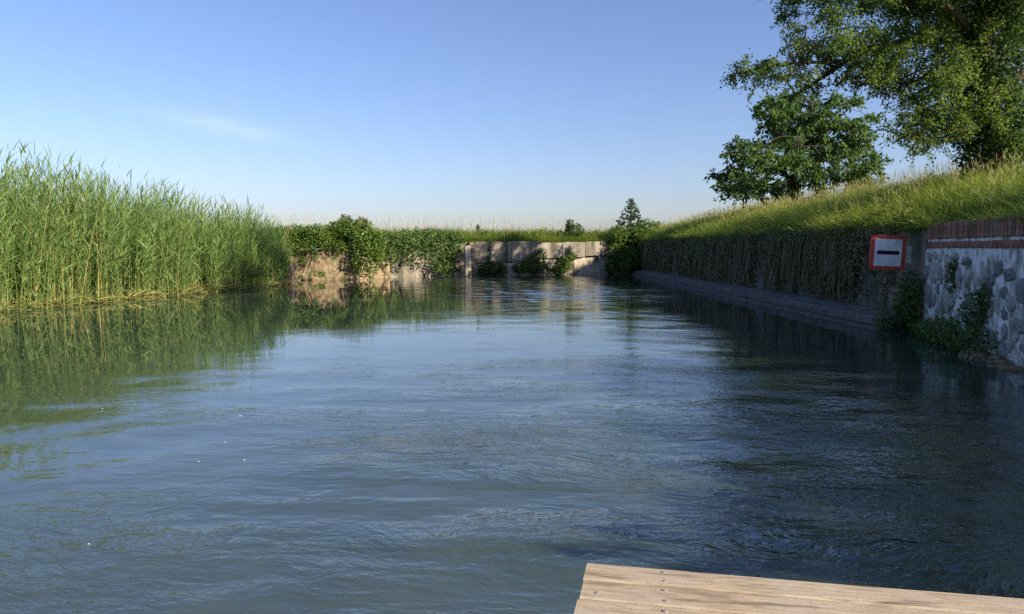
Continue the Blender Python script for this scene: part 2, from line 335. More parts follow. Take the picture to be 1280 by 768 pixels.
def smooth_line(pts, n=14):
    """Catmull-Rom through pts"""
    P = [Vector(p) for p in pts]; P = [P[0] * 2 - P[1]] + P + [P[-1] * 2 - P[-2]]; out = []
    for i in range(1, len(P) - 2):
        for k in range(n):
            t = k / n; a, b, c, d = P[i - 1:i + 3]
            out.append(.5 * ((2 * b) + (c - a) * t + (2 * a - 5 * b + 4 * c - d) * t * t + (3 * b - a - 3 * c + d) * t ** 3))
    out.append(P[-2]); return out
def box_bm(bm, c, s, rz=0, bev=0):
    mat = Matrix.Translation(c) @ Matrix.Rotation(rz, 4, 'Z') @ Matrix.Diagonal((*s, 1))
    r = bmesh.ops.create_cube(bm, size=1, matrix=mat)
    if bev: bmesh.ops.bevel(bm, geom=list({e for v in r['verts'] for e in v.link_edges}), offset=bev, segments=1, affect='EDGES')
def bm_obj(name, bm, mat, parent=None, smooth=False):
    me = bpy.data.meshes.new(name); bm.to_mesh(me); bm.free()
    if smooth:
        for p in me.polygons: p.use_smooth = True
    return link(name, me, mat, parent)
def box_obj(name, c, s, mat, parent=None, rz=0, bev=0):
    bm = bmesh.new(); box_bm(bm, (0, 0, 0), s, 0, bev); o = bm_obj(name, bm, mat, parent); o.location = c; o.rotation_euler = (0, 0, rz); return o
def rough_wall(name, a, b, z0, z1, thick, mat, parent=None, amp=.04, step=.25, top_amp=.05, freq=1.2, seed=0):
    """wall from plan point a to b; face towards the water (left of a->b) uneven. Closed solid."""
    a = Vector((*a, 0)); b = Vector((*b, 0)); L = (b - a).length; u = (b - a) / L; nn = Vector((-u.y, u.x, 0))
    nu = max(2, int(L / step)); nv = max(2, int((z1 - z0) / step)); V = []; idx = {}
    def ht(i): return mnoise.noise(Vector((i * step * freq * .7, seed * 3.1, 9))) * top_amp
    for i in range(nu + 1):
        for j in range(nv + 1):
            s = i / nu * L; z = z0 + (z1 + ht(i) - z0) * j / nv
            q = Vector((s * freq, z * freq, seed * 7.7))
            dd = (mnoise.noise(q) + .5 * mnoise.noise(q * 2.3) + .3 * mnoise.noise(q * 5.1)) * amp
            p = a + u * s + nn * dd; V.append((p.x, p.y, z)); idx[i, j] = len(V) - 1
    nf = len(V)
    for i in range(nu + 1):
        for j in (0, nv):
            p = a + u * (i / nu * L) - nn * thick; V.append((p.x, p.y, V[idx[i, j]][2])); idx['b', i, j] = len(V) - 1
    F = [(idx[i, j], idx[i + 1, j], idx[i + 1, j + 1], idx[i, j + 1]) for i in range(nu) for j in range(nv)]
    for i in range(nu):
        F.append((idx[i, nv], idx[i + 1, nv], idx['b', i + 1, nv], idx['b', i, nv]))
        F.append((idx['b', i, 0], idx['b', i + 1, 0], idx[i + 1, 0], idx[i, 0]))
        F.append((idx['b', i + 1, 0], idx['b', i, 0], idx['b', i, nv], idx['b', i + 1, nv]))
    F.append(tuple([idx[0, j] for j in range(nv + 1)] + [idx['b', 0, nv], idx['b', 0, 0]]))
    F.append(tuple([idx[nu, j] for j in reversed(range(nv + 1))] + [idx['b', nu, 0], idx['b', nu, nv]]))
    me = bpy.data.meshes.new(name); me.from_pydata(V, [], F); me.update()
    bm = bmesh.new(); bm.from_mesh(me); bmesh.ops.recalc_face_normals(bm, faces=bm.faces); bm.to_mesh(me); bm.free()
    return link(name, me, mat, parent)
def U(lo, hi, n): return rng.uniform(lo, hi, n)

# ------------------------------------------------------------------ layout of the basin (plan, metres; camera at the origin looking along +Y)
WX = 9.35                                   # face of the overgrown wall on the right
LEDGE = 8.55                                # outer edge of its ledge
SW_A = (9.42, 17.5); SW_B = (8.02, 12.0)    # stone wall, far end to near end in the frame
swd = Vector((SW_B[0] - SW_A[0], SW_B[1] - SW_A[1])).normalized()
SW_C = (SW_A[0] + swd.x * 9.5, SW_A[1] + swd.y * 9.5)
FAR_R = (9.7, 56.75); FAR_L = (-2.55, 52.3)  # far concrete wall
DK_L = (-8.0, 50.2)                         # end of the shaded ivy wall
BU = (-9.4, 47.6)
TAN_R = (-9.6, 46.2); TAN_L = (-14.2, 45.2)
# outline, clockwise seen from above: (x, y, profile)
def rightp(o): return float(np.interp(o, [0, .35, 1.0, 3.4, 8, 12, 40, 300, 3000], [2.34, 2.46, 2.85, 3.45, 4.4, 4.75, 3.7, 2.2, 1]))
def farp(o): return float(np.interp(o, [0, .4, 2, 6, 40, 300, 3000], [2.2, 2.3, 2.65, 2.7, 2.4, 1.6, 1]))
def leftp(o): return float(np.interp(o, [0, 1.2, 2.6, 5, 9, 40, 300, 3000], [-.7, -.25, .12, .7, 1.5, 1.8, 1.5, 1]))
def tanp(o): return float(np.interp(o, [0, .4, 2, 6, 40, 300, 3000], [2.25, 2.35, 2.6, 2.5, 2.1, 1.6, 1]))
REED = [(-20.0, -60), (-17.6, 8), (-16.6, 16), (-15.2, 22.8), (-13.6, 30.5), (-11.95, 38.6), (-12.6, 43.4)]
OUT = [((SW_C[0] + .4, -60), rightp), ((SW_C[0] + .45, SW_C[1]), rightp), ((SW_A[0] + .45, SW_A[1]), rightp), ((WX + .45, 19), rightp), ((WX + .45, 57), rightp),
       ((FAR_R[0] + .1, FAR_R[1] + .55), farp), ((FAR_L[0] - .1, FAR_L[1] + .55), farp), ((DK_L[0] - .1, DK_L[1] + .5), farp), ((BU[0] - .3, BU[1] + .4), tanp), ((TAN_R[0] - .2, TAN_R[1] + .5), tanp), ((TAN_L[0], TAN_L[1] + .5), tanp)]
OUT += [(p, leftp) for p in reversed(REED)]

def build_ground():
    pts = []; prof = []
    for i in range(len(OUT)):
        (a, pa), (b, pb) = OUT[i], OUT[(i + 1) % len(OUT)]
        n = max(1, int(math.dist(a, b) / 1.0)) if min(a[1], b[1]) > -30 else 8
        for k in range(n):
            t = k / n; pts.append((a[0] + (b[0] - a[0]) * t, a[1] + (b[1] - a[1]) * t))
            ts = t * t * (3 - 2 * t); prof.append((pa, pb, ts if pa is not pb else 0))
    P = np.array(pts); n = len(P)
    d = np.roll(P, -1, 0) - np.roll(P, 1, 0); nr = np.stack([d[:, 1], -d[:, 0]], 1); nr /= np.linalg.norm(nr, axis=1, keepdims=True)
    if ((P + nr - P.mean(0)) ** 2).sum() < ((P - P.mean(0)) ** 2).sum(): nr = -nr
    for _ in range(2): nr = (nr + np.roll(nr, 1, 0) + np.roll(nr, -1, 0)); nr /= np.linalg.norm(nr, axis=1, keepdims=True)
    offs = [0, .35, .8, 1.4, 2.2, 3.0, 3.8, 5, 7, 10, 16, 30, 80, 300, 3000]; V = []; cen = np.array([-2, 0.])
    for o in offs:
        for i in range(n):
            if o <= 10: q = P[i] + nr[i] * o
            else:
                r = P[i] + nr[i] * 10 - cen; q = cen + r * (1 + (o - 10) / np.linalg.norm(r))
            pa, pb, t = prof[i]; z = pa(o) * (1 - t) + pb(o) * t
            if .3 < o < 300: z += mnoise.noise(Vector((q[0] * .45, q[1] * .45, 0))) * min(.14, o * .06)
            V.append((q[0], q[1], z))
    F = [(j * n + i, j * n + (i + 1) % n, (j + 1) * n + (i + 1) % n, (j + 1) * n + i) for j in range(len(offs) - 1) for i in range(n)]
    me = bpy.data.meshes.new('ground'); me.from_pydata(V, [], F); me.update()
    bm = bmesh.new(); bm.from_mesh(me); bmesh.ops.recalc_face_normals(bm, faces=bm.faces)
    if sum(f.normal.z for f in bm.faces) < 0: bmesh.ops.reverse_faces(bm, faces=bm.faces)
    bm.to_mesh(me); bm.free()
    o = link('ground', me, 'soil'); tag(o, kind='structure', label='grassy earth banks round the canal basin'); return o
ground = build_ground()
from mathutils.bvhtree import BVHTree
_gb = bmesh.new(); _gb.from_mesh(ground.data); GT = BVHTree.FromBMesh(_gb)
def gz(x, y):
    h = GT.ray_cast(Vector((x, y, 50)), Vector((0, 0, -1))); return h[0].z if h[0] is not None else 0.
def gzs(xy): return np.array([gz(float(x), float(y)) for x, y in xy])

def build_water():
    """one sheet with real low waves: lively down the middle, calm along the reeds"""
    ys = [-60, -40, -20, -10, -5, -2, 0, 1, 1.6]; y = 2.0
    while y < 57.2: ys.append(y); y += max(.035, .0045 * y)
    ys = np.array(ys + [57.2]); xs = np.concatenate([np.linspace(-26, -13, 30, endpoint=False), np.arange(-13, 9.9, .11), [9.9]])
    X, Y = np.meshgrid(xs, ys); rw_ = np.random.default_rng(3); Z = np.zeros_like(X)
    wx = sum(np.sin(X * a + Y * b + c) for a, b, c in rw_.uniform([-.7, -.5, 0], [.7, .5, 6.3], (6, 3))) * .28; wy = sum(np.sin(X * a + Y * b + c) for a, b, c in rw_.uniform([-.7, -.5, 0], [.7, .5, 6.3], (6, 3))) * .28
    n = 48
    for k in range(n):
        lam = .42 * (2.4 / .42) ** rw_.uniform(); th = rw_.normal(math.pi / 2, .75); q = 2 * math.pi / lam
        Z += lam / (2 * math.pi) * np.sin(q * (math.cos(th) * (X + wx) + math.sin(th) * (Y + wy)) + rw_.uniform(0, 6.28)) / math.sqrt(n / 2)
    patch = sum(np.sin(X * a + Y * b + c) for a, b, c in rw_.uniform([-.5, -.3, 0], [.5, .3, 6.3], (7, 3))) / 2.6
    sl = np.interp(Y, [0, 6, 10, 15, 24, 33, 57], [.034, .034, .024, .008, .006, .03, .036]) * np.clip(1 + .55 * patch, .25, 1.8)
    sl = sl * np.interp(X + .8 * patch, [-7.5, -1.5, 4.8, 6.8], [.12, 1, 1, .35]); Z *= sl
    nx = len(xs); F = (np.arange(len(ys) - 1)[:, None] * nx + np.arange(nx - 1)[None]).ravel()
    me = mesh_np('water', np.stack([X, Y, Z], -1).reshape(-1, 3), np.stack([F, F + 1, F + nx + 1, F + nx], 1), None, True)
    o = link('water', me, 'water'); tag(o, kind='structure', label='rippled blue green canal water'); return o
build_water()

# ------------------------------------------------------------------ right bank: overgrown wall with its ledge
rw = empty('retaining_wall', (WX, 37, 0)); tag(rw, 'long dark retaining wall hung with creeper and footed by a concrete ledge, behind the sign', 'wall')
def reparent(o, par):
    o.parent = par; o.matrix_parent_inverse = Matrix.Translation(par.location).inverted() if par.rotation_euler.z == 0 else (Matrix.Translation(par.location) @ Matrix.Rotation(par.rotation_euler.z, 4, 'Z')).inverted(); return o
reparent(rough_wall('wall_face', (WX, 18.9), (WX, 57.2), -1, 2.36, .5, 'concrete_dark', amp=.06, seed=1), rw)
def strip(name, prof, y0, y1, mat, step=.6, wob=.012, parent=None):
    """a profile in (x,z) run along y, slightly uneven"""
    n = int((y1 - y0) / step); V = []
    for i in range(n + 1):
        y = y0 + (y1 - y0) * i / n; w = mnoise.noise(Vector((y * .6, 3, 1))) * wob
        V += [(x + w, y, z + mnoise.noise(Vector((y * .9, x, 5))) * wob) for x, z in prof]
    m = len(prof); F = [(i * m + k, i * m + (k + 1) % m, (i + 1) * m + (k + 1) % m, (i + 1) * m + k) for i in range(n) for k in range(m)] + [tuple(range(m))[::-1], tuple(n * m + k for k in range(m))]
    me = bpy.data.meshes.new(name); me.from_pydata(V, [], F); me.update()
    bm = bmesh.new(); bm.from_mesh(me); bmesh.ops.recalc_face_normals(bm, faces=bm.faces); bm.to_mesh(me); bm.free()
    return link(name, me, mat, parent)
reparent(strip('ledge', [(LEDGE + .03, .08), (LEDGE + .02, .25), (LEDGE + .06, .28), (LEDGE + .28, .29), (WX + .02, .4), (WX + .02, -.8), (LEDGE + .1, -.8), (LEDGE + .1, .1)], 17.75, 56.6, 'concrete_led'), rw)
reparent(strip('footing', [(LEDGE - .16, -.6), (LEDGE - .16, .035), (LEDGE + .098, .06), (LEDGE + .098, -.6)], 17.7, 56.4, 'concrete_led', wob=.02), rw)

# creeper hanging down the wall
def build_creeper():
    acc = Acc()
    n = 5200
    y = 18.7 + (57 - 18.7) * U(0, 1, n) ** 1.25; x = WX - U(0, .16, n); z = 2.35 + U(-.1, .18, n)
    bare = np.array([mnoise.noise(Vector((a * .33, 0, 4))) for a in y])
    L = U(.4, 2.1, n) * np.where(bare > .22, .45, 1) * np.array([max(.3, 1 + 1.1 * mnoise.noise(Vector((a * 1.3, 5, 5)))) for a in y]); L = np.minimum(L, 1.95)
    d = nrm(np.stack([-U(.02, .16, n), rng.normal(0, .07, n), -np.ones(n)], 1))
    blades(acc, np.stack([x, y, z], 1), d, L, U(.012, .04, n) * (1 + (y - 18) * .018), np.stack([U(-.02, .1, n), rng.normal(0, .05, n), np.zeros(n)], 1), np.clip(rng.beta(1.6, 1.6, n), 0, 1), 4, side=nrm(np.stack([rng.normal(0, .5, n), np.ones(n), np.zeros(n)], 1)), tipw=.5)
    m = 46000
    y = 18.6 + (57 - 18.6) * U(0, 1, m) ** 1.3; z = .42 + 2.05 * rng.beta(1.5, 1.15, m)
    dens = np.array([mnoise.noise(Vector((a * .33, 0, 4))) for a in y]); keep = (dens < .22) | (z > 1.9) | (U(0, 1, m) < .22)
    clump = np.array([mnoise.noise(Vector((a * 1.1, b * .9, 2))) + .5 * mnoise.noise(Vector((a * 3.1, b * 1.5, 8))) for a, b in zip(y, z)]); 
    keep &= clump > -.38
    x = WX - .02 - (.1 + .22 * np.clip(clump + .3, 0, 1)) * U(0, 1, m)
    p = np.stack([x, y, z], 1)[keep]; k = len(p); s = U(.05, .12, k) * (1 + (p[:, 1] - 18) * .014)
    t = np.clip(.55 + .3 * clump[keep] + rng.normal(0, .24, k), 0, 1)
    leaves(acc, p, s, s * .7, t, axis=np.tile([[-.25, 0, -1.]], (k, 1)), facing=np.tile([[-1., 0, .4]], (k, 1)))
    o = link('hanging_creeper', acc.mesh('hanging_creeper'), 'hang'); tag(o, 'brown and green creeper hanging down the dark retaining wall', 'creeper', kind='stuff')
build_creeper()

# ------------------------------------------------------------------ stone wall with brick coping, plain concrete pier, sign
def frame_along(a, b):
    a = Vector((*a, 0)); b = Vector((*b, 0)); u = (b - a).normalized(); n = Vector((u.y, -u.x, 0)); return a, u, n      # n: to the right of a->b
def build_stone_wall():
    a, u, n = frame_along(SW_A, SW_C); L = 9.5
    if n.x > 0: n = -n                      # towards the water
    rz = math.atan2(u.y, u.x); root = empty('stone_wall', a, rz)
    tag(root, 'field stone wall in white mortar topped by upright red bricks', 'wall')
    sgn = 1 if Vector((-u.y, u.x, 0)).dot(n) > 0 else -1       # local +y * sgn faces the water
    body = rough_wall('mortar', (0, 0) if sgn > 0 else (L, 0), (L, 0) if sgn > 0 else (0, 0), -1, 1.88, .45, 'mortar', root, amp=.035, top_amp=.0, step=.11, freq=2.6, seed=3)
    core = box_obj('brick_bed', (L / 2, -sgn * .2, 2.13), (L - .02, .36, .5), 'mortar', root)
    # stones
    protos = []
    for k in range(10):
        bm = bmesh.new(); m = 11; rk = random.Random(k + 40); rad = [.5 * (1 + rk.uniform(-.3, .12)) for _ in range(m)]; rings = []
        for f, d in ((1.0, -.5), (.97, .1), (.8, .32), (.42, .42)):
            rings.append([bm.verts.new((f * rad[i] * math.cos(2 * math.pi * i / m), d * (1 + rk.uniform(-.25, .25)), f * rad[i] * math.sin(2 * math.pi * i / m))) for i in range(m)])
        for a_, b_ in zip(rings, rings[1:]):
            for i in range(m): bm.faces.new((a_[i], a_[(i + 1) % m], b_[(i + 1) % m], b_[i]))
        c_ = bm.verts.new((0, .4, 0))
        for i in range(m): bm.faces.new((rings[-1][i], rings[-1][(i + 1) % m], c_))
        bmesh.ops.recalc_face_normals(bm, faces=bm.faces)
        bm.to_mesh(me := bpy.data.meshes.new('stone')); bm.free(); me.materials.append(M['stone'])
        protos.append(me)
    placed = []; rs = random.Random(5); tries = 0
    while len(placed) < 125 and tries < 9000:
        tries += 1; w = rs.uniform(.18, .7); h = rs.uniform(.16, .55); s = rs.uniform(.1, L - .1); z = rs.uniform(.02, 1.74)
        if z + h * .45 > 1.84: continue
        if 3.0 < s < 6.0 and z > 1.55: continue
        if all(((s - s2) / ((w + w2) * .5 * 1.04)) ** 2 + ((z - z2) / ((h + h2) * .5 * 1.04)) ** 2 > 1 for s2, z2, w2, h2 in placed):
            placed.append((s, z, w, h))
            o = link('stone', protos[rs.randrange(10)], None, root); o.location = (s, sgn * rs.uniform(-.02, .015), z); o.scale = (w * 1.15, rs.uniform(.09, .14), h * 1.15); o.rotation_euler = (0, rs.uniform(-.6, .6), 0 if sgn > 0 else math.pi)
    # bricks: upright soldiers above a course of stretchers
    def brick_mesh(sx, sy, sz, seed):
        bm = bmesh.new(); box_bm(bm, (0, 0, 0), (sx, sy, sz), 0, .008)
        for v in bm.verts: v.co += Vector([mnoise.noise(v.co * 9 + Vector((seed * 4 + i, 0, 0))) * .007 for i in range(3)])
        me = bpy.data.meshes.new('brick'); bm.to_mesh(me); bm.free(); me.materials.append(M['brick']); return me
    sold = [brick_mesh(.142, .24, .335, k) for k in range(4)]; stre = [brick_mesh(.225, .22, .135, 9 + k) for k in range(4)]
    s = .08; rs = random.Random(2)
    while s < L:
        o = link('brick', sold[rs.randrange(4)], None, root); o.location = (s, sgn * (-.095 + rs.uniform(-.008, .01)), 2.262 + rs.uniform(-.008, .008)); o.rotation_euler = (0, rs.uniform(-.02, .02), rs.uniform(-.03, .03)); s += .164
    s = .12
    while s < L:
        o = link('brick', stre[rs.randrange(4)], None, root); o.location = (s, sgn * (-.093 + rs.uniform(-.01, .008)), 1.965 + rs.uniform(-.006, .006)); o.rotation_euler = (0, rs.uniform(-.02, .02), rs.uniform(-.03, .03)); s += .248
    return root, u, n
stone_wall, SU, SN = build_stone_wall()
pier = empty('concrete_pier', (SW_A[0], SW_A[1], 0)); tag(pier, 'plain grey concrete wall end between the sign and the stone wall', 'wall')
reparent(rough_wall('concrete_face', (SW_A[0] - .0, SW_A[1] + .03), (WX - .06, 18.92), -1, 2.3, .5, 'concrete_mid', amp=.02, top_amp=.03, seed=6, step=.12), pier)

# sign
sg = empty('waterway_sign', at(1110, 316, 18.05)); tag(sg, 'square white sign with red border and black bar fixed to the wall', 'sign')
def rounded(w, h, r, y0, y1, name, mat, par, n=5):
    bm = bmesh.new(); ring = []
    for cx, cz, a0 in ((w / 2 - r, h / 2 - r, 0), (-w / 2 + r, h / 2 - r, 90), (-w / 2 + r, -h / 2 + r, 180), (w / 2 - r, -h / 2 + r, 270)):
        for k in range(n + 1):
            an = R(a0 + 90 * k / n); ring.append((cx + r * math.cos(an), cz + r * math.sin(an)))
    f = bm.faces.new([bm.verts.new((x, y0, z)) for x, z in ring]); e = bmesh.ops.extrude_face_region(bm, geom=[f])
    for v in e['geom']:
        if isinstance(v, bmesh.types.BMVert): v.co.y = y1
    bmesh.ops.recalc_face_normals(bm, faces=bm.faces); return bm_obj(name, bm, mat, par)
panel = rounded(.86, .88, .035, 0, .045, 'panel', 'sign_red', sg)
rounded(.665, .69, .006, -.006, 0.001, 'white_field', 'sign_white', panel)
rounded(.56, .098, .048, -.011, -.005, 'bar', 'sign_black', panel)
br = box_obj('bracket', (.36, .11, 0), (.34, .05, .06), 'steel', sg, bev=.006)
for zz in (.16, -.16): box_obj('clamp_plate', (.545, .07, zz - .03), (.16, .03, .13), 'steel', sg, bev=.006)
box_obj('clamp_plate', (.545, .09, -.03), (.11, .03, .2), 'steel', sg, bev=.006)
box_obj('arm', (.3, .085, .0), (.6, .05, .05), 'steel', sg)
sg.rotation_euler = (R(1), R(2.2), R(-6)); sg.scale = (.92,) * 3

# ------------------------------------------------------------------ far wall: concrete panels over old render, with post and brick edge
def build_far_wall():
    a, u, n = frame_along(FAR_L, FAR_R); L = (Vector(FAR_R) - Vector(FAR_L)).length; rz = math.atan2(u.y, u.x)
    root = empty('far_concrete_wall', a, rz); tag(root, 'weathered concrete slab wall across the far end of the basin', 'wall')
    rough_wall('lower_wall', (L, 0), (0, 0), -1, 2.15, .5, 'render_white', root, amp=.09, seed=8, step=.2, top_amp=.0, freq=1.5)
    cuts = [0, 2.6, 4.7, 6.4, 8.2, 9.9, L]
    for i in range(6):
        x0, x1 = cuts[i] + (.012 if i else 0), cuts[i + 1] - .012
        zb = lambda x: .86 + .62 * x / L + (0.06 if i in (2, 4) else 0)
        bm = bmesh.new(); zt = 2.32 + .05 * math.sin(i * 2.1)
        vs_ = [bm.verts.new((x, y, z)) for y in (-.24 - .01 * (i % 2), .1) for x, z in ((x0, zb(x0)), (x1, zb(x1)), (x1, zt), (x0, zt))]
        for f in ((0, 1, 2, 3), (7, 6, 5, 4), (0, 4, 5, 1), (1, 5, 6, 2), (2, 6, 7, 3), (3, 7, 4, 0)): bm.faces.new([vs_[k] for k in f])
        bmesh.ops.bevel(bm, geom=list(bm.edges), offset=.02, segments=1, affect='EDGES'); bmesh.ops.recalc_face_normals(bm, faces=bm.faces)
        bm_obj('concrete_panel', bm, 'concrete_mid', root)
    # brick edge at the left end
    for k in range(24):
        box_obj('brick', (-.2 + .02 * (k % 2), -.06, .05 + k * .094), (.42, .36, .078), 'old_edge', root)
    box_obj('brick_core', (-.2, -.03, 1.13), (.39, .34, 2.3), 'render_white', root)
build_far_wall()
def build_post():
    p = at(585.5, 345, 51.0); bm = bmesh.new()
    segs = [(.0, .2), (.35, .2), (1.2, .19), (1.9, .18), (2.02, .16), (2.06, .1)]
    prev = None
    for z, r in [(-1, .2)] + segs:
        ring = [bm.verts.new((r * sx * (1 + .06 * math.sin(z * 5 + sx)), r * sy, z)) for sx, sy in ((-1, -.75), (-.75, -1), (.75, -1), (1, -.75), (1, .75), (.75, 1), (-.75, 1), (-1, .75))]
        if prev:
            for k in range(8): bm.faces.new((prev[k], prev[(k + 1) % 8], ring[(k + 1) % 8], ring[k]))
        prev = ring
    bm.faces.new(prev); bmesh.ops.recalc_face_normals(bm, faces=bm.faces)
    o = bm_obj('concrete_post', bm, 'render_white'); o.location = (p.x, p.y, 0); o.rotation_euler = (0, R(-1.5), 0)
    tag(o, 'pale upright concrete post at the left end of the far wall', 'post')
build_post()
# ivy wall between post and shrub
dw = empty('shaded_stone_wall', (DK_L[0], DK_L[1], 0)); tag(dw, 'old dark wall almost hidden by ivy left of the concrete post', 'wall')
reparent(rough_wall('wall_face', (FAR_L[0] - .55, FAR_L[1] - .1), DK_L, -1, 2.25, .5, 'concrete_mid', amp=.1, seed=11), dw)
reparent(rough_wall('wall_return', DK_L, BU, -1, 2.25, .5, 'tan', amp=.1, seed=12), dw)
tw = empty('crumbling_wall', (TAN_R[0], TAN_R[1], 0)); tag(tw, 'sunlit crumbling tan wall between the reeds and the round shrub', 'wall')
reparent(rough_wall('wall_face', TAN_R, TAN_L, -1, 1.85, .6, 'tan', amp=.1, seed=13, step=.16, top_amp=.1, freq=1.0), tw)
reparent(rough_wall('wall_foot', (TAN_R[0] - .1, TAN_R[1] - .22), (TAN_L[0], TAN_L[1] - .3), -1, .42, .3, 'tan', amp=.12, seed=14, step=.16, top_amp=.2), tw)
reparent(rough_wall('wall_end', BU, TAN_R, -1, 2.2, .6, 'tan', amp=.12, seed=15, step=.2, top_amp=.2), tw)

# red and white stake
p = at_z(366, 354, 0); st = empty('marker_stake', (p.x, p.y, 0)); tag(st, 'leaning red and white stake in front of the tan wall', 'stake')
for k, (x, z0, z1, mt) in enumerate(((.02, -.6, 1.0, 'stake_white'), (-.13, -.6, .95, 'stake_red'))):
    b = box_obj('board', (x, .02 * k, (z0 + z1) / 2), (.13, .04, z1 - z0), mt, st, bev=.008); b.rotation_euler = (0, R(-3 + 2 * k), 0)

# ------------------------------------------------------------------ reeds
def reed_line(t):
    ys = np.array([p[1] for p in REED]); xs = np.array([p[0] for p in REED]); y = 12 + t * (43.2 - 12); return np.interp(y, ys, xs), y
def build_reeds():
    la = Acc(); sa = Acc()
    n = 6200
    t = U(0, 1, n); off = np.concatenate([U(-.1, 1.0, n // 3), U(0, 5.0, n - n // 3)])
    x0, y0 = reed_line(t); x = x0 - off + rng.normal(0, .12, n) + np.array([mnoise.noise(Vector((a * .8, 0, 0))) * .35 for a in y0]); y = y0 + rng.normal(0, .1, n)
    hb = np.interp(y, [12, 20, 25.5, 27, 30, 36, 40, 43.2], [4.5, 4.6, 4.75, 4.3, 4.2, 3.75, 3.1, 2.1])
    hb = hb + np.array([mnoise.noise(Vector((a * .55, b * .5, 3))) * .5 for a, b in zip(y, x)])
    gap = np.array([mnoise.noise(Vector((a * .9 + 20, b * .4, 1))) for a, b in zip(y, x)])
    H = hb * U(.6, 1.12, n) * np.where(off < .5, U(.55, 1.0, n), 1)
    keep = gap < .36; x, y, H, off = x[keep], y[keep], H[keep], off[keep]; n = len(x)
    base = np.stack([x, y, np.full(n, -.25)], 1); H = H + .25
    d = nrm(np.stack([rng.normal(.03, .055, n), rng.normal(0, .055, n), np.ones(n)], 1)); cv = np.stack([rng.normal(.02, .05, n), rng.normal(.0, .05, n), np.zeros(n)], 1)
    dry = U(0, 1, n) < .07
    # stems: two crossed ribbons
    lo = np.minimum(1, 1.2 / H)
    for k in range(2):
        ang = U(0, math.pi, n); side = np.stack([np.cos(ang + k * 1.57), np.sin(ang + k * 1.57), np.zeros(n)], 1)
        # lower straw-coloured sheath and green upper stem
        blades(sa, base, d, H * .3, U(.016, .024, n), cv * .3, np.clip(np.where(dry, .9, .22) + rng.normal(0, .16, n), 0, 1), 2, side=side, tipw=.9)
        blades(sa, base + d * (H * .3)[:, None] + cv * (H * .09)[:, None], nrm(d + cv * .6), H * .68, U(.011, .016, n), cv * .5, np.clip(np.where(dry, .9, .15) + rng.normal(0, .14, n), 0, 1), 3, side=side, tipw=.2)
    # leaves up the stem
    for k in range(16):
        f = .05 + .93 * (k + U(0, 1, n)) / 16; pos = base + d * (H * f)[:, None] + cv * (H * f * f)[:, None]
        az = U(0, 2 * math.pi, n); el = np.where(f > .8, U(1.05, 1.5, n), U(.7, 1.35, n))
        dl = np.stack([np.cos(az) * np.cos(el) + .12, np.sin(az) * np.cos(el), np.sin(el)], 1)
        Lf = U(.35, .75, n) * np.where(f < .3, .7, 1); cur = np.stack([np.cos(az) * .18 + .05, np.sin(az) * .18, -U(.0, .42, n)], 1)
        sel = (f > .2) | (U(0, 1, n) < .8)
        tn = np.clip(rng.beta(2, 2.2, n) + np.where(f < .2, .15, 0) + np.where(dry, .25, 0), 0, 1)
        blades(la, pos[sel], nrm(dl)[sel], Lf[sel], U(.03, .058, n)[sel], cur[sel], tn[sel], 3, belly=.5)
    o = link('reed_bed', la.mesh('reed_bed'), 'reed'); tag(o, 'tall green reed bed standing in the water along the left bank', 'reeds', kind='stuff')
    s = link('reed_stems', sa.mesh('reed_stems'), 'reed_stem', o); s['kind'] = 'stuff'
    # low tangle and dead reed litter at the waterline
    a2 = Acc(); m = 5200; t = U(0, 1, m); x0, y0 = reed_line(t); x = x0 - U(-.35, 1.2, m) + np.array([mnoise.noise(Vector((q * .8, 0, 0))) * .35 for q in y0])
    az = U(0, 6.28, m); el = U(-.1, 1.1, m); dl = np.stack([np.cos(az) * np.cos(el) + .25, np.sin(az) * np.cos(el), np.sin(el)], 1)
    blades(a2, np.stack([x, y0, U(-.05, .25, m)], 1), nrm(dl), U(.25, .8, m), U(.012, .028, m), np.stack([np.cos(az) * .2, np.sin(az) * .2, -U(.1, .6, m)], 1), np.clip(rng.beta(1.2, 2.2, m), 0, 1), 3)
    s = link('fallen_reeds', a2.mesh('fallen_reeds'), 'reed_stem', o); s['kind'] = 'stuff'
build_reeds()
# two long dry stalks leaning out of the reeds
for k, (pa, pb, lab) in enumerate((((330, 353), (366, 268), 'long dry cane leaning up to the right at the reed end'), ((338, 356), (363, 282), 'shorter dry cane leaning beside the longer one'))):
    acc = Acc(); a = at_z(pa[0], pa[1], .02); b = at(pb[0], pb[1], a.y + .4); mid = (a + b) / 2 + Vector((.05, 0, -.06))
    tube(acc, smooth_line([a - (b - a) * .08, a, mid, b], 4), np.linspace(.03, .012, 13), 6, .4 + .3 * k)
    o = link('dry_cane', acc.mesh('dry_cane', True), 'dry'); tag(o, lab, 'cane', 'dry canes at the reed end')

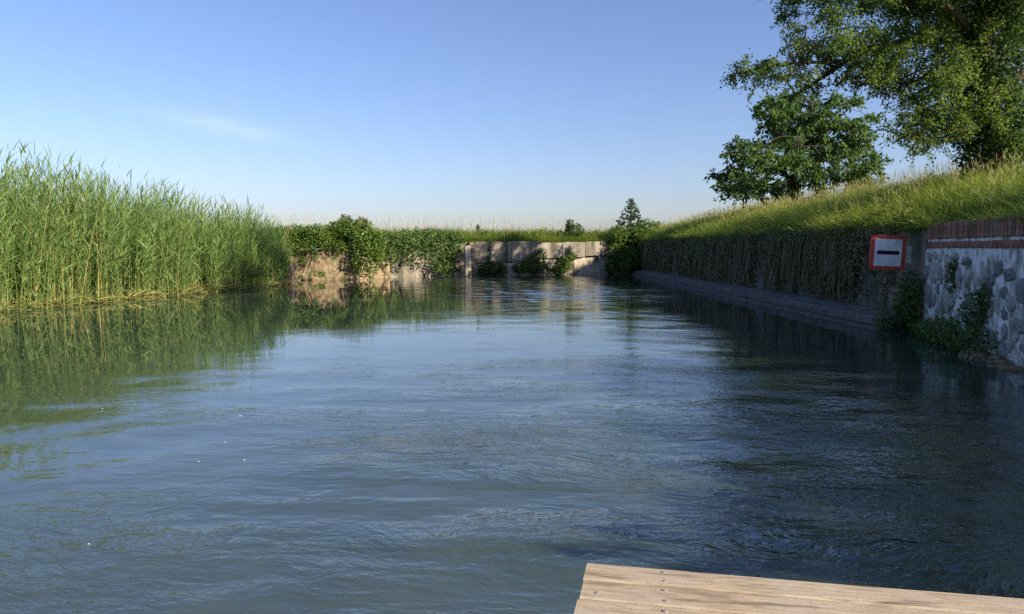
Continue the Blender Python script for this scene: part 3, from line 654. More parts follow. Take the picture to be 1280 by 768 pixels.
# ------------------------------------------------------------------ grass on the banks
def build_grass():
    # right bank
    acc = Acc(); n = 135000
    q = U(0, 1, n); y = 8 + 50 * q ** 1.25; off = 8.5 * U(0, 1, n) ** 1.2 - .12
    wallx = np.interp(y, [SW_C[1], SW_A[1], 19, 60], [SW_C[0] + .1, SW_A[0] + .1, WX + .1, WX + .1]); x = wallx + off
    z = gzs(np.stack([x, y], 1)); z = np.where(off < .25, np.maximum(z, 2.3), z)
    cl = np.array([mnoise.noise(Vector((a * .7, b * .5, 1))) + .7 * mnoise.noise(Vector((a * 2.1, b * 1.6, 7))) for a, b in zip(x, y)])
    L = np.clip(.62 + .5 * cl + rng.normal(0, .2, n), .15, 1.4) * np.where((y < 17.6) & (off < 1), .6, 1)
    az = U(0, 6.28, n); el = U(.75, 1.5, n); d = np.stack([np.cos(az) * np.cos(el) - .03, np.sin(az) * np.cos(el), np.sin(el)], 1)
    cur = np.stack([np.cos(az) * .35, np.sin(az) * .35, -U(.1, .55, n)], 1)
    wd = U(.009, .018, n) * (1 + np.maximum(0, y - 12) * .03)
    straw = np.array([mnoise.noise(Vector((a * .3 + 9, b * .2, 5))) for a, b in zip(x, y)])
    t = np.clip(.36 + .45 * straw + .25 * cl + rng.normal(0, .22, n) + np.clip(off - 1.5, 0, 2) * .08, 0, 1)
    blades(acc, np.stack([x, y, z - .03], 1), nrm(d), L, wd, cur, t, 3)
    n = 6500; y = 17.6 + 40 * U(0, 1, n) ** 1.2; x = np.interp(y, [17.5, 19, 60], [SW_A[0] + .1, WX + .05, WX + .05]) + U(-.15, .35, n); z = 2.34 + U(0, .12, n); az = U(0, 6.28, n); el = U(.2, 1.2, n)
    d = np.stack([np.cos(az) * np.cos(el) - .55, np.sin(az) * np.cos(el), np.sin(el)], 1); ov = np.array([max(.15, .8 + 1.9 * mnoise.noise(Vector((a * .7, 3, 2)))) for a in y])
    blades(acc, np.stack([x, y, z], 1), nrm(d), U(.25, .6, n) * ov, U(.01, .018, n) * (1 + np.maximum(0, y - 12) * .03), np.stack([-U(.05, .3, n), rng.normal(0, .2, n), -U(.5, 1.3, n)], 1), np.clip(rng.normal(.25, .22, n), 0, 1), 3)
    o = link('bank_grass', acc.mesh('bank_grass'), 'grass'); tag(o, 'long sunlit grass covering the bank above the right hand wall', 'grass', kind='stuff')
    # seed stalks
    acc = Acc(); n = 4200; y = 9 + 49 * U(0, 1, n) ** 1.1; off = 9 * U(0, 1, n) ** .8; wallx = np.interp(y, [SW_C[1], SW_A[1], 19, 60], [SW_C[0] + .1, SW_A[0] + .1, WX + .1, WX + .1]); x = wallx + off
    z = gzs(np.stack([x, y], 1)); L = U(.5, 1.15, n); az = U(0, 6.28, n); lean = U(.02, .3, n)
    d = nrm(np.stack([np.cos(az) * lean - .05, np.sin(az) * lean, np.ones(n)], 1)); cur = np.stack([np.cos(az) * .12, np.sin(az) * .12, -U(0, .1, n)], 1); wd = .004 * (1 + np.maximum(0, y - 14) * .035)
    b = np.stack([x, y, z], 1); tt = rng.beta(2, 2, n); blades(acc, b, d, L, wd, cur, tt, 3, tipw=.5)
    tip = b + d * L[:, None] * .86 + cur * (L * .74)[:, None]
    for k in range(3): blades(acc, tip, nrm(d + rng.normal(0, .16, (n, 3))), U(.1, .22, n), wd * 2.6, cur * .5, np.clip(tt + .15, 0, 1), 2, belly=.8)
    o2 = link('grass_stalks', acc.mesh('grass_stalks'), 'dry', o); o2['kind'] = 'stuff'
    # far and left banks behind the walls
    acc = Acc(); acs = Acc(); line = [(FAR_R[0] + 1.5, FAR_R[1] + .7), (FAR_R[0], FAR_R[1]), FAR_L, DK_L, BU, (TAN_R[0], TAN_R[1] + .2), TAN_L, (TAN_L[0] - 6, TAN_L[1] - 2)]
    cum = np.cumsum([0] + [math.dist(line[i], line[i + 1]) for i in range(len(line) - 1)]); n = 62000
    s = U(0, cum[-1], n); x = np.interp(s, cum, [p[0] for p in line]); y = np.interp(s, cum, [p[1] for p in line]); o_ = 7.0 * U(0, 1, n) ** 1.5
    x = x - o_ * .25; y = y + o_ + .12; z = gzs(np.stack([x, y], 1)); z = np.where(o_ < .5, np.maximum(z, 2.22), z)
    cl = np.array([mnoise.noise(Vector((a * .8, b * .5, 11))) + .6 * mnoise.noise(Vector((a * 2.2, b * 1.2, 3))) for a, b in zip(x, y)])
    L = np.clip(.72 + .5 * cl + rng.normal(0, .18, n), .2, 1.4); az = U(0, 6.28, n); el = U(.7, 1.5, n)
    d = np.stack([np.cos(az) * np.cos(el), np.sin(az) * np.cos(el) - .1, np.sin(el)], 1); cur = np.stack([np.cos(az) * .3, np.sin(az) * .3 - .1, -U(.1, .5, n)], 1)
    straw = np.array([mnoise.noise(Vector((a * .35, 2, 5))) for a in x]) + np.interp(x, [-4, 1, 3, 9], [-.25, -.1, .3, .25])
    t = np.clip(.3 + .45 * straw + rng.normal(0, .2, n), 0, 1)
    blades(acc, np.stack([x, y, z - .03], 1), nrm(d), L, U(.02, .04, n), cur, t, 2)
    o = link('far_bank_grass', acc.mesh('far_bank_grass'), 'grass'); tag(o, 'rough grass along the top of the far walls', 'grass', kind='stuff')
    n = 800; k = rng.integers(0, len(x), n); b = np.stack([x[k], y[k], z[k]], 1); L = U(.8, 1.7, n); az = U(0, 6.28, n); lean = U(.0, .22, n)
    d = nrm(np.stack([np.cos(az) * lean, np.sin(az) * lean, np.ones(n)], 1)); cur = np.stack([np.cos(az) * .1, np.sin(az) * .1, np.zeros(n)], 1); tt = rng.beta(2, 2, n)
    blades(acs, b, d, L, np.full(n, .014), cur, tt, 2, tipw=.5); blades(acs, b + d * L[:, None] * .85 + cur * (L * .72)[:, None], d, U(.12, .3, n), np.full(n, .035), cur, tt, 2, belly=.8)
    o2 = link('grass_stalks', acs.mesh('grass_stalks'), 'dry', o); o2['kind'] = 'stuff'
    # grass behind the reeds
    acc = Acc(); n = 26000; t = U(0, 1, n); x0, y0 = reed_line(t * 1.15 - .05); off = U(3.5, 14, n); x = x0 - off; y = y0 + U(-.5, .5, n); z = gzs(np.stack([x, y], 1)); az = U(0, 6.28, n); el = U(.8, 1.5, n)
    d = np.stack([np.cos(az) * np.cos(el), np.sin(az) * np.cos(el), np.sin(el)], 1)
    blades(acc, np.stack([x, y, z - .03], 1), nrm(d), U(.5, 1.2, n), U(.02, .035, n), np.stack([np.cos(az) * .3, np.sin(az) * .3, -U(.1, .5, n)], 1), np.clip(rng.normal(.5, .25, n), 0, 1), 2)
    o = link('meadow_grass', acc.mesh('meadow_grass'), 'grass'); tag(o, 'meadow grass behind the reeds on the left bank', 'grass', kind='stuff')
build_grass()

# ------------------------------------------------------------------ shrubs and creepers made of leaf masses
def blob_points(blobs, n, shell=.55, lump=.28, freq=1.3, seed=0):
    """points in a union of ellipsoids (cx,cy,cz,rx,ry,rz), mostly near the lumpy surface"""
    vol = np.array([b[3] * b[4] * b[5] for b in blobs]) ** (2 / 3); pick = rng.choice(len(blobs), n, p=vol / vol.sum()); B = np.array(blobs)[pick]
    d = nrm(rng.normal(size=(n, 3))); r = shell + (1 - shell) * U(0, 1, n) ** .6
    q = B[:, :3] + d * B[:, 3:]
    lm = np.array([mnoise.noise(Vector((a * freq + seed, b * freq, c * freq))) + .6 * mnoise.noise(Vector((a * freq * 2.7, b * freq * 2.7 + seed, c * freq * 2.7))) for a, b, c in q])
    return B[:, :3] + d * B[:, 3:] * (r * (1 + lump * lm))[:, None], d, lm
def shrub(name, label, cat, blobs, n, mat, size, group=None, lump=.3, freq=1.3, zmin=.02, seed=0, shell=.5, stems=True, base=None, kind=None, up=.35):
    acc = Acc(); p, d, lm = blob_points(blobs, n, shell, lump, freq, seed); k = p[:, 2] > zmin; p, d, lm = p[k], d[k], lm[k]; m = len(p)
    s = U(size * .6, size * 1.3, m); t = np.clip(.45 + .3 * lm + rng.normal(0, .2, m), 0, 1)
    leaves(acc, p, s, s * U(.5, .75, m), t, facing=d + np.array([0, 0, up]))
    c = np.array(blobs)[:, :3].mean(0); base = base or (c[0], c[1], min(b[2] - b[5] for b in blobs)); root = None
    if stems:
        root = empty(name, base); a2 = Acc()
        for b in blobs:
            for _ in range(3):
                e = Vector((b[0] + rng.normal(0, b[3] * .4), b[1] + rng.normal(0, b[4] * .4), b[2] + rng.normal(0, b[5] * .4))); s0 = Vector(base); tube(a2, smooth_line([s0, s0 + (e - s0) * .5 + Vector((0, 0, .12)), e], 4), np.linspace(.035, .01, 9), 5)
        reparent(link('crown', acc.mesh('crown'), mat), root); reparent(link('stem', a2.mesh('stem', True), 'bark'), root)
    else: root = link(name, acc.mesh(name), mat)
    tag(root, label, cat, group, kind); return root
def B(px, py, D, rpx, rpy, ry=None):
    p = at(px, py, D); k = D / FPX; return (p.x, p.y, p.z, rpx * k, ry if ry else rpx * k, rpy * k)
# round sunlit shrub spilling down to the water beside the tan wall
shrub('shrub', 'rounded bright green shrub spilling down to the water right of the tan wall', 'shrub', [B(452, 300, 46.4, 24, 22, .9), B(440, 290, 46.6, 22, 16, .9), B(457, 325, 45.9, 21, 22, .7), B(470, 310, 46.3, 14, 22, .7), B(420, 288, 46.8, 16, 11, .8)], 5200, 'leaf_shrub', .17, base=(at(455, 300, 46.6).x, 46.6, 2.2), seed=2)
shrub('bramble', 'low leafy bramble on top of the tan wall', 'bramble', [B(395, 293, 46.2, 24, 13, .9), B(370, 296, 46.2, 22, 15, .9), B(350, 300, 46, 20, 18, .9), B(385, 309, 45.3, 12, 8, .4), B(362, 311, 45.2, 12, 8, .4), B(408, 306, 45.5, 14, 8, .4), B(342, 314, 45.1, 10, 10, .4), B(425, 308, 45.8, 9, 9, .4), B(394, 320, 45.0, 3, 9, .2), B(378, 325, 45.0, 4, 6, .2), B(352, 335, 44.9, 7, 9, .25), B(400, 343, 44.85, 9, 3, .15), B(372, 346, 44.8, 10, 3, .15)], 6200, 'leaf_shrub', .14, base=(at(385, 300, 46.4).x, 46.4, 2.3), seed=5)
# ivy over the shaded wall
iv = []
for k in range(20):
    t = k / 19; px = 484 + t * 88; D = 49.2 + t * 2.6; iv.append(B(px, 301 + 6 * math.sin(k * 2.1), D, 9 + 3 * math.sin(k * 3.7), 10 + 5 * math.sin(k * 1.7 + 1), .55)); 
    if k % 2 == 0 or px > 545: iv.append(B(px, 318 + 6 * math.sin(k * 1.3), D - .25, 8, 13, .3))
    if px > 540: iv.append(B(px, 334, D - .3, 6, 9, .25))
shrub('ivy', 'dark ivy draped over the shaded wall left of the post', 'ivy', iv, 7000, 'leaf_weed', .15, stems=False, kind='stuff', seed=9, lump=.55)
# climbers in front of the far wall
shrub('wall_creeper', 'dark creeper low on the far wall right of the post', 'creeper', [B(617, 335, 52.2, 15, 10, .3), B(605, 338, 52, 8, 7, .3), B(628, 338, 52.4, 8, 8, .3)], 1500, 'leaf_dark', .13, seed=12, base=(at(615, 340, 52.4).x, 52.6, 0))
shrub('wall_creeper', 'green creeper climbing the far wall at its middle', 'creeper', [B(663, 330, 53.3, 12, 11, .3), B(675, 322, 53.5, 10, 13, .3), B(650, 335, 53, 10, 8, .3), B(680, 336, 53.3, 9, 9, .3)], 1700, 'leaf_shrub', .13, seed=14, base=(at(668, 340, 53.4).x, 53.7, 0))
shrub('wall_creeper', 'sunlit yellow green creeper on the far wall', 'creeper', [B(705, 330, 54.3, 11, 13, .35), B(712, 320, 54.5, 9, 9, .3), B(697, 338, 54.1, 8, 7, .3)], 1500, 'leaf_shrub', .13, seed=16, base=(at(705, 340, 54.4).x, 54.7, 0))
shrub('shrub', 'small dark shrub on the far wall crest with a tuft above', 'shrub', [B(718, 290, 55.6, 13, 10, .7), B(712, 281, 55.6, 6, 7, .4)], 1100, 'leaf_dark', .15, seed=18, base=(at(716, 300, 55.6).x, 55.9, 2.4))
shrub('sapling', 'thin little sapling sticking up above the far bank', 'sapling', [B(597, 284, 53.6, 2.4, 3.5), B(598, 292, 53.6, 3.5, 5), B(599, 301, 53.6, 3.5, 6)], 330, 'leaf_dark', .12, seed=19, base=(at(598, 306, 53.6).x, 53.6, 2.4), zmin=2.3)
shrub('shrub', 'dark rounded bush top far behind the bright green shrub', 'shrub', [B(453, 280, 62, 9, 8), B(432, 276, 62, 8, 6)], 900, 'leaf_dark', .2, seed=21, base=(at(445, 300, 62).x, 62, 2.4))
# rough weeds along the top of the far wall
wd_ = []
for k in range(26):
    px = 596 + k * 6.4; wd_.append(B(px + rng.normal(0, 2), 296 + rng.normal(0, 2.5), 53.4 + k * .13 + rng.uniform(0, .6), rng.uniform(4, 9), rng.uniform(4, 9), .5))
    if k % 3 == 0: wd_.append(B(px, 305, 53.0 + k * .125, 4, 6, .25))
shrub('weeds', 'ragged weeds overhanging the top edge of the far concrete wall', 'weeds', wd_, 5200, 'leaf_mix', .13, stems=False, kind='stuff', seed=41, lump=.6, shell=.2)
bw_ = []
for k in range(150):
    yy = 17.8 + 39 * rng.uniform() ** 1.2; edge = rng.uniform() < .5; xx = (WX + rng.uniform(-.1, .35)) if edge else WX + rng.uniform(.4, 8); q = rng.uniform(.16, .42) * (1 if edge else 1.1)
    bw_.append((xx, yy, (2.4 if edge else gz(xx, yy)) + rng.uniform(0, .3), q * 1.1, q * 1.5, q * rng.uniform(.7, 1.4)))
shrub('bank_weeds', 'leafy weeds scattered through the grass above the right hand wall', 'weeds', bw_, 15000, 'leaf_mix', .1, stems=False, kind='stuff', seed=43, lump=.7, shell=.15)
# corner bush and the tiered young tree behind it
shrub('shrub', 'leafy green bush hanging over the far corner of the right hand wall', 'shrub', [B(772, 318, 55.2, 14, 22, .8), B(790, 296, 56, 26, 14, 1.3), B(812, 288, 56, 22, 13, 1.3), B(772, 295, 55.6, 14, 13, 1), B(764, 334, 55.0, 8, 9, .6), B(785, 316, 54.6, 10, 10, .6), B(793, 324, 54.2, 8, 16, .5), B(782, 333, 54, 9, 8, .5), B(797, 312, 55.6, 10, 14, .5), B(797, 328, 55.4, 9, 12, .5), B(795, 300, 55.8, 14, 10, .7)], 9500, 'leaf_shrub', .16, base=(at(790, 300, 57).x, 57.4, 2.4), seed=23)

# ------------------------------------------------------------------ trees
def build_tree(name, label, trunk, tr, limbs, clusters, leafmat_, nleaf, lsize, twig_r=.02, ivy=None, spray=7, group=None, droop=.25):
    """trunk, limbs: polylines of Vectors; clusters: (centre, radius, density)"""
    root = empty(name, trunk[0]); wa = Acc(); tl = smooth_line(trunk, 6); tube(wa, tl, np.linspace(tr, tr * .35, len(tl)), 9)
    nodes = [(p, tr * (1 - .6 * i / len(tl))) for i, p in enumerate(tl[len(tl) // 4:])]; la = Acc(); lb = Acc()
    for pts, r0 in limbs:
        s = smooth_line(pts, 6); s = [p + Vector([mnoise.noise(p * .9 + Vector((k * 9, 0, 0))) * .12 for k in range(3)]) if 0 < i else p for i, p in enumerate(s)]
        rr = np.linspace(r0, r0 * .22, len(s)); tube(lb, s, rr, 7); nodes += list(zip(s[2:], rr[2:]))
    NP = np.array([list(n[0]) for n in nodes]); tot = sum(c[1] ** 2 * c[2] for c in clusters)
    for c, r, dens in clusters:
        c = Vector(c); i = int(np.argmin(((NP - np.array(c)) ** 2).sum(1) + rng.uniform(0, .6, len(NP)))); s = nodes[i][0]; dv = c - s
        mid = s + dv * .5 + Vector((rng.normal(0, .1), rng.normal(0, .1), .12 * dv.length)); r1 = min(nodes[i][1] * .7, twig_r * (1 + dv.length * .6))
        tw = smooth_line([s, mid, c], 4); tube(lb, tw, np.linspace(r1, twig_r * .5, len(tw)), 5)
        n = max(12, int(nleaf * r * r * dens / tot)); ns = spray; per = max(3, n // ns)
        for _ in range(ns):
            dr = Vector(rng.normal(size=3) * [1, 1, .55]).normalized(); st_ = c + (s - c) * (rng.uniform(0, .25) if dv.length > 0 else 0); e = st_ + dr * r * rng.uniform(.65, 1.15) + Vector((0, 0, -droop * r * rng.uniform(.2, 1)))
            tube(lb, [st_, (st_ + e) / 2 + Vector((0, 0, .1 * r)), e], [twig_r * .5, twig_r * .35, twig_r * .2], 4)
            f = U(.15, 1.05, per)[:, None]; a = np.array(st_); b = np.array(e); pos = a + (b - a) * f + np.array([0, 0, .1 * r]) * (4 * f * (1 - f)) + rng.normal(0, r * .13, (per, 3))
            L = U(.65, 1.35, per) * lsize; leaves(la, pos, L, L * U(.45, .7, per), np.clip(rng.beta(2, 2.3, per) + rng.normal(0, .06), 0, 1), up=.45, axis=np.tile([(b - a) / max(1e-6, np.linalg.norm(b - a)) * .8 + np.array([0, 0, -.25])], (per, 1)))
    t_ = reparent(link('trunk', wa.mesh('trunk', True), 'bark'), root); reparent(link('limbs', lb.mesh('limbs', True), 'bark'), root)
    reparent(link('crown', la.mesh('crown'), leafmat_), root)
    if ivy:
        ia = Acc(); n = ivy[0]; k = rng.integers(0, (len(tl) - 1) * 2 // 3, n); base = np.array([list(tl[i]) for i in k]) + (np.array([list(tl[i + 1]) for i in k]) - np.array([list(tl[i]) for i in k])) * U(0, 1, n)[:, None]
        dd = nrm(rng.normal(size=(n, 3)) * [1, 1, .25]); rad = ivy[1] * (.55 + .55 * U(0, 1, n) ** .5) * (1 + .45 * np.array([mnoise.noise(Vector((p[2] * .8, d_[0] * 1.5, d_[1] * 1.5))) for p, d_ in zip(base, dd)]))
        s = U(.07, .14, n); leaves(ia, base + dd * rad[:, None], s, s * .8, rng.beta(2, 2, n), facing=dd + np.array([0, 0, .3]))
        reparent(link('ivy', ia.mesh('ivy'), 'leaf_ivy'), root)
    tag(root, label, 'tree', group); return root
def inpoly(px, py, poly):
    c = False; j = len(poly) - 1
    for i in range(len(poly)):
        (xi, yi), (xj, yj) = poly[i], poly[j]
        if (yi > py) != (yj > py) and px < (xj - xi) * (py - yi) / (yj - yi) + xi: c = not c
        j = i
    return c
def sample_poly(poly, n, mind):
    xs = [p[0] for p in poly]; ys = [p[1] for p in poly]; out = []; tries = 0
    while len(out) < n and tries < 20000:
        tries += 1; q = (rng.uniform(min(xs), max(xs)), rng.uniform(min(ys), max(ys)))
        if inpoly(*q, poly) and all((q[0] - o[0]) ** 2 + (q[1] - o[1]) ** 2 > mind ** 2 for o in out): out.append(q)
    return out
# the big acacia leaning over the bank: trunk stands behind the crest
D0 = 23.5
tb = at(1243, 215, D0); tb.z = gz(tb.x, tb.y) - .15
trunk = [tb, at(1240, 150, D0), at(1228, 70, D0), at(1232, -20, D0), at(1250, -120, D0), at(1255, -190, D0 + .3), at(1245, -260, D0)]
limbs = [([at(1230, 60, D0), at(1185, 14, D0 - .8), at(1135, 3, D0 - 1.2), at(1085, -10, D0 - 1.5), at(1020, -25, D0 - 1.5), at(970, -10, D0 - 1.6)], .17),
         ([at(1228, 85, D0), at(1180, 40, D0 - .5), at(1148, 48, D0 - .6), at(1098, 60, D0 - .8), at(1058, 72, D0 - 1), at(1020, 100, D0 - 1.1), at(992, 118, D0 - 1.2)], .15),
         ([at(1098, 60, D0 - .8), at(1060, 74, D0 - 1.4), at(1000, 80, D0 - 1.8), at(945, 84, D0 - 1.8), at(912, 92, D0 - 2)], .07),
         ([at(1230, 110, D0), at(1180, 95, D0 - 1), at(1130, 104, D0 - 1.5), at(1070, 106, D0 - 1.6)], .1),
         ([at(1236, 150, D0), at(1205, 160, D0 - .8), at(1165, 158, D0 - 1), at(1140, 170, D0 - 1.1)], .09),
         ([at(1240, 130, D0), at(1285, 90, D0 + .2), at(1340, 60, D0 + .2), at(1430, 20, D0)], .16),
         ([at(1232, -20, D0), at(1180, -110, D0 + 1), at(1100, -180, D0 + 1.5), at(1020, -210, D0 + 1.5)], .17),
         ([at(1236, -40, D0), at(1200, -120, D0 - 2), at(1160, -170, D0 - 4), at(1130, -200, D0 - 5.5)], .16),
         ([at(1245, -90, D0), at(1330, -170, D0 - 1), at(1440, -220, D0 - 1)], .17),
         ([at(1235, 40, D0), at(1250, -20, D0 + 2.2), at(1260, -70, D0 + 4.5), at(1250, -110, D0 + 6.5)], .15),
         ([at(1240, 20, D0), at(1290, -40, D0 - 2.4), at(1350, -60, D0 - 4.5), at(1420, -80, D0 - 6)], .15)]
clusters = []
def addpoly(poly, n, mind, D, dspread, r, dens=1.0):
    for q in sample_poly(poly, n, mind): clusters.append((at(q[0], q[1], D + rng.normal(0, dspread)), r * rng.uniform(.75, 1.25), dens))
addpoly([(950, -20), (985, 12), (965, 22), (955, 45), (985, 60), (1040, 70), (1100, 60), (1190, 40), (1200, -30)], 44, 13, D0 - 1.2, .9, .58)
addpoly([(903, 92), (950, 76), (1000, 66), (1060, 62), (1120, 60), (1120, 100), (1060, 104), (1040, 92), (990, 100), (940, 100)], 34, 12, D0 - 1.5, .6, .45)
addpoly([(1000, 100), (1030, 100), (1020, 118), (990, 124)], 5, 9, D0 - 1.2, .4, .36)
addpoly([(1085, 60), (1200, 30), (1215, 150), (1150, 145), (1110, 130), (1075, 112)], 46, 12, D0 - .9, 1.1, .55)
addpoly([(1115, 130), (1175, 140), (1215, 150), (1210, 185), (1160, 180), (1140, 198), (1118, 175)], 24, 10, D0 - .9, .8, .45)
addpoly([(1165, -30), (1290, -30), (1290, 180), (1250, 186), (1205, 180), (1180, 90)], 42, 15, D0 + .3, 1.3, .6)
addpoly([(1255, 20), (1340, 0), (1440, 20), (1420, 150), (1340, 190), (1260, 190)], 34, 20, D0 + 1.5, 1.8, .7)
for _ in range(150):
    d = nrm(rng.normal(size=(1, 3)))[0]; r = rng.uniform(.45, 1) ** .6; c = at(1250, -100, D0)
    clusters.append((c + Vector((d[0] * 5.6 * r, d[1] * 6.6 * r, d[2] * 3.0 * r)), rng.uniform(.7, 1.15), .55))
build_tree('acacia_tree', 'large ivy clad tree spreading over the bank at the right edge', trunk, .34, limbs, clusters, 'leaf_big', 150000, .085, ivy=(17000, .95), spray=9)

# the rounder tree farther along the bank
D1 = 43.0
b1 = at(995, 258, D1); b1.z = gz(b1.x, b1.y) - .1
trunk = [b1, at(992, 225, D1), at(996, 190, D1), at(1010, 160, D1), at(1015, 130, D1)]
limbs = [([at(992, 225, D1), at(960, 205, D1 - .5), at(925, 200, D1 - .8), at(900, 215, D1 - 1)], .12), ([at(993, 205, D1), at(975, 165, D1 - .6), at(970, 130, D1 - .8)], .12), ([at(994, 215, D1), at(1040, 185, D1 - .4), at(1075, 170, D1 - .6), at(1095, 200, D1 - .6)], .11),
         ([at(996, 190, D1), at(1045, 150, D1 + .2), at(1060, 135, D1)], .1), ([at(993, 230, D1), at(940, 232, D1 - 1), at(895, 235, D1 - 1.4)], .09), ([at(993, 220, D1), at(1000, 190, D1 - 2.5), at(1000, 170, D1 - 3.6)], .1), ([at(993, 220, D1), at(1005, 190, D1 + 2), at(1000, 160, D1 + 3.5)], .1)]
clusters = []
addpoly([(948, 128), (985, 114), (1002, 135), (1000, 170), (975, 180), (950, 150)], 20, 9, D1 - .8, 1.1, .62)
addpoly([(1012, 140), (1035, 118), (1060, 126), (1062, 145), (1088, 152), (1084, 178), (1050, 180), (1010, 180)], 24, 9, D1 - .3, 1.3, .62)
addpoly([(935, 185), (1085, 180), (1100, 215), (1095, 235), (1040, 242), (940, 250), (915, 245), (925, 215)], 62, 10, D1 - .6, 1.6, .66)
addpoly([(902, 188), (925, 172), (945, 190), (930, 205), (905, 200)], 8, 8, D1 - 1, .5, .42)
addpoly([(886, 218), (920, 212), (925, 245), (905, 240), (886, 230)], 9, 8, D1 - 1, .6, .42)
addpoly([(970, 120), (1050, 120), (1080, 200), (940, 200)], 12, 14, D1 + 1.8, 1.0, .7, .7)
build_tree('round_tree', 'rounded dark green tree on the bank beside the big overhanging one', trunk, .22, limbs, clusters, 'leaf_mid', 25000, .2, ivy=None, spray=8, droop=.1)

# tiered young tree at the far corner
D2 = 58; b2 = at(789, 300, D2); b2.z = gz(b2.x, b2.y)
trunk = [b2, at(789, 280, D2), at(789, 265, D2), at(789, 250, D2)]
clusters = []; limbs = []
for k in range(9):
    py = 251 + k * 4.6; w = 2.0 + k * 1.7
    for s in (-1, 1, 0):
        q = at(789 + s * w + rng.normal(0, 1), py - abs(s) * 1.5, D2 + (rng.normal(0, .25 + .08 * k) if s else -.4 - .1 * k)); limbs.append(([at(789, py + 2, D2), (at(789, py + 1, D2) + q) / 2, q], .025)); clusters.append((q, .14 + .025 * k, 1)); clusters.append(((at(789, py + 1, D2) + q) / 2, .12 + .02 * k, 1))
build_tree('young_tree', 'small tiered young tree rising above the corner bush', trunk, .07, limbs, clusters, 'leaf_fir', 3400, .12, twig_r=.01, spray=5, droop=.05)

# trees standing farther back beyond the frame on the right, whose long shadows reach the far wall
def backtree(x, y, h, r, label, n=9000):
    z = gz(x, y) - .1; b = Vector((x, y, z)); tk = [b, b + Vector((.1, 0, h * .3)), b + Vector((-.1, .1, h * .6)), b + Vector((0, 0, h * .9))]; cl = []; lm = []
    for k in range(9):
        a = k * 2.4; q = b + Vector((math.cos(a) * r * .8, math.sin(a) * r * .8, h * (.4 + .05 * k))); lm.append(([b + Vector((0, 0, h * (.22 + .05 * k))), (b + Vector((0, 0, h * (.3 + .05 * k))) + q) / 2, q], .09))
    for _ in range(85):
        d = nrm(rng.normal(size=(1, 3)))[0]; rr = rng.uniform(.3, 1) ** .5; cl.append((b + Vector((d[0] * r * rr, d[1] * r * rr, h * .62 + d[2] * h * .36 * rr)), rng.uniform(.7, 1.1), 1))
    build_tree('round_tree', label, tk, .25, lm, cl, 'leaf_mid', n, .26, spray=7, droop=.1, group=None)
EXTRA_TREES = []
for a in EXTRA_TREES: backtree(*a)

# unseen bushes added right of the frame to shade the water by the deck
hb_ = [(14 + .5 * math.sin(k), -6.6 + k * 1.0, gz(14, 2) + .9, 1.0, .9, 1.05 + .2 * math.sin(k * 2)) for k in range(12)]
shrub('shrub', 'row of unseen bushes added beyond the right edge to shade the water', 'shrub', hb_, 9000, 'leaf_dark', .24, seed=51, base=(13.8, 3, gz(13.8, 3)))
# ------------------------------------------------------------------ weeds at the foot of the stone wall
def wall_pt(s, z, out=.1): return Vector((*SW_A, 0)) + SU * s + SN * out + Vector((0, 0, z))
def wall_blob(s, z, out, rs, rz, ro=.18):
    p = wall_pt(s, z, out); return (p.x, p.y, p.z, ro + .15 * rs, rs, rz)
shrub('weeds', 'dense green weeds growing on the pier edge left of the stone wall', 'weeds', [(8.95, 17.75, .3, .5, .3, .32), (8.7, 17.7, .12, .3, .25, .2), (SW_A[0] - .18, SW_A[1] + .25, .95, .24, .4, .5), (SW_A[0] - .22, SW_A[1] + .3, .45, .3, .5, .45), (SW_A[0] - .12, SW_A[1] + .5, .7, .2, .4, .5)], 2300, 'leaf_weed', .08, seed=31, zmin=.0, base=(SW_A[0], SW_A[1] + .3, .2))
shrub('weeds', 'weeds sprawling along the waterline below the stone wall', 'weeds', [wall_blob(1.6, .15, .2, .7, .3), wall_blob(2.6, .2, .25, .6, .32), wall_blob(3.6, .3, .22, .6, .4), wall_blob(4.4, .25, .25, .5, .3), wall_blob(.8, .12, .2, .5, .22)], 2300, 'leaf_weed', .075, seed=33, zmin=.0, base=tuple(wall_pt(3, 0, .05)))
shrub('weeds', 'upright weeds halfway up the stone wall', 'weeds', [wall_blob(3.9, .75, .12, .38, .45, .1), wall_blob(4.2, 1.0, .1, .22, .3, .08)], 650, 'leaf_weed', .07, seed=35, base=tuple(wall_pt(3.9, .4, .0)))
shrub('weeds', 'small tuft of weeds high on the stone wall', 'weeds', [wall_blob(2.2, 1.3, .08, .22, .3, .06), wall_blob(2.3, 1.55, .08, .16, .14, .06)], 240, 'leaf_weed', .065, seed=37, base=tuple(wall_pt(2.2, 1.1, .0)))
rs = random.Random(11)
for k in range(5):
    bm = bmesh.new(); bmesh.ops.create_icosphere(bm, subdivisions=2, radius=.5)
    for v in bm.verts: v.co *= 1 + .35 * mnoise.noise(v.co * 1.8 + Vector((k * 4.1, 2, 0)))
    o = bm_obj('boulder', bm, 'tan', None, True); q = wall_pt(4.3 + k * .36, -.03, .12 + rs.uniform(0, .22)); o.location = q; o.scale = (rs.uniform(.3, .5), rs.uniform(.35, .6), rs.uniform(.2, .34)); o.rotation_euler = (0, 0, rs.uniform(0, 3))
    tag(o, ['boulder at the waterline touching the weeds under the stone wall', 'second boulder out from the weeds under the stone wall', 'middle one of the five boulders under the stone wall', 'fourth boulder out from the weeds under the stone wall', 'boulder under the stone wall nearest the right edge'][k], 'boulder', 'boulders at the foot of the stone wall')

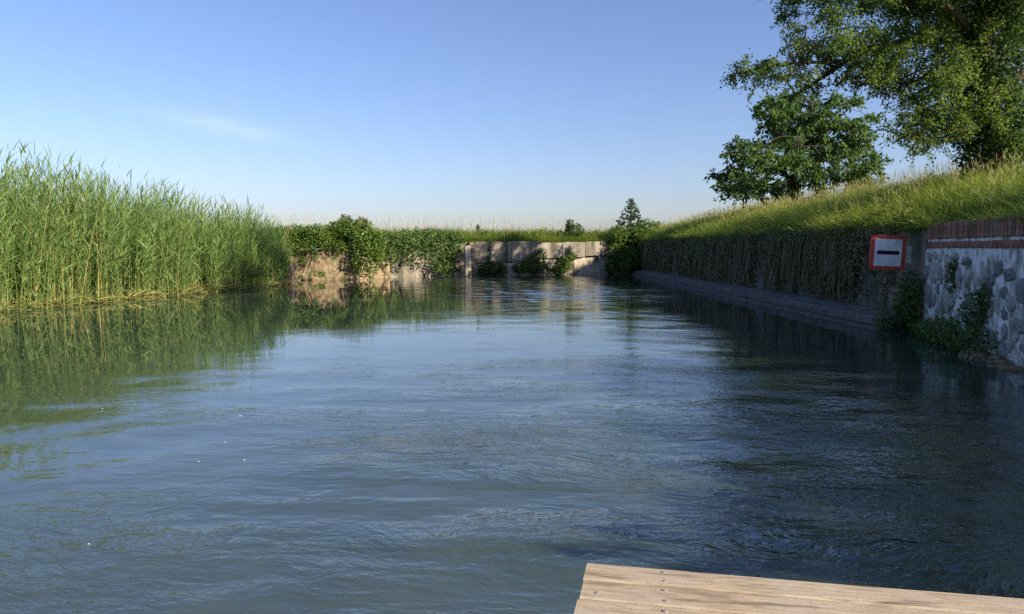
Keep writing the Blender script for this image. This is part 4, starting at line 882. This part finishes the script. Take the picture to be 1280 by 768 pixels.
# ------------------------------------------------------------------ deck
def build_deck():
    ZT = .62; c = at_z(735, 702, ZT); e = at_z(1280, 746.5, ZT); ang = math.atan2(e.y - c.y, e.x - c.x); root = empty('wooden_deck', (c.x, c.y, 0), ang)
    tag(root, 'weathered wooden plank deck with screws in the near right corner', 'deck'); rs = random.Random(3); W = .167; LEN = 6.6
    sm = bmesh.new(); bmesh.ops.create_cone(sm, cap_ends=True, segments=12, radius1=.0105, radius2=.0085, depth=.004); sme = bpy.data.meshes.new('screw'); sm.to_mesh(sme); sm.free(); sme.materials.append(M['screw'])
    y = 0
    for k in range(25):
        w = W - .013; bm = bmesh.new(); nx = 44; V = {}
        pr = [(-w / 2, -.05), (-w / 2, -.006), (-w / 2 + .006, 0), (-w / 6, .001), (w / 6, .001), (w / 2 - .006, 0), (w / 2, -.006), (w / 2, -.05)]
        j0 = rs.uniform(-.0035, .0035)
        for i in range(nx + 1):
            x = LEN * i / nx
            for q, (yy, zz) in enumerate(pr):
                ed = .004 * mnoise.noise(Vector((x * 3, k * 7.7 + (yy > 0) * 3, 1))) if q in (0, 1, 2, 5, 6, 7) else 0
                V[i, q] = bm.verts.new((x + (j0 if i == 0 else 0), yy - abs(ed) * (1 if yy > 0 else -1), zz + .003 * mnoise.noise(Vector((x * 1.3, k * 3.3, yy * 8)))))
        m = len(pr)
        for i in range(nx):
            for q in range(m): bm.faces.new((V[i, q], V[i + 1, q], V[i + 1, (q + 1) % m], V[i, (q + 1) % m]))
        bm.faces.new([V[0, q] for q in range(m)]); bm.faces.new([V[nx, q] for q in range(m)]); bmesh.ops.recalc_face_normals(bm, faces=bm.faces)
        o = bm_obj('plank', bm, 'wood', root); o.location = (0, -W * (k + .5), ZT - .002 + rs.uniform(-.002, .002))
        for jx in ([.31, 2.2, 4.1, 6.3] if k != 1 else [.06, .31, 2.2, 4.1, 6.3]):
            for sy in (-.042, .042):
                if jx == .06 and sy > 0: continue
                s = link('screw', sme, None, o); s.location = (jx + rs.uniform(-.006, .006), sy + (.012 if jx == .06 else 0) + rs.uniform(-.004, .004), .0015); s.rotation_euler = (0, 0, rs.uniform(0, 3))
    for jx in (.31, 2.2, 4.1, 6.3):
        box_obj('joist', (jx, -2.08, ZT - .13), (.07, 4.0, .15), 'wood', root)
        for jy in (-.3, -2.1, -3.9):
            box_obj('deck_post', (jx, jy, -.35), (.13, .13, 1.66), 'wood', root)
build_deck()

# ------------------------------------------------------------------ floating bits of fluff on the water
rs = random.Random(8)
for k, (px, py) in enumerate([(281, 553), (248, 577), (300, 520), (128, 511), (111, 680), (356, 536), (305, 575)]):
    p = at_z(px, py, .004); bm = bmesh.new(); bmesh.ops.create_icosphere(bm, subdivisions=1, radius=.5)
    for v in bm.verts: v.co *= 1 + .4 * mnoise.noise(v.co * 2 + Vector((k, 0, 0)))
    o = bm_obj('floating_fluff', bm, 'petal', None, True); o.location = p; o.scale = (rs.uniform(.018, .045), rs.uniform(.008, .016), .005); o.rotation_euler = (0, 0, rs.uniform(-.6, .6))
    tag(o, ['pale floating scrap of fluff, middle one of the three between the reeds and the deck', 'pale floating scrap just left of and below the middle scraps', 'pale floating scrap of fluff farthest from the camera at centre left', 'lone pale scrap floating just off the reed reflection at far left', 'pale floating scrap nearest the camera at lower left', 'rightmost pale scrap of fluff floating on the water', 'pale floating scrap right of and below the middle scraps'][k], 'fluff', 'bits floating on the water')
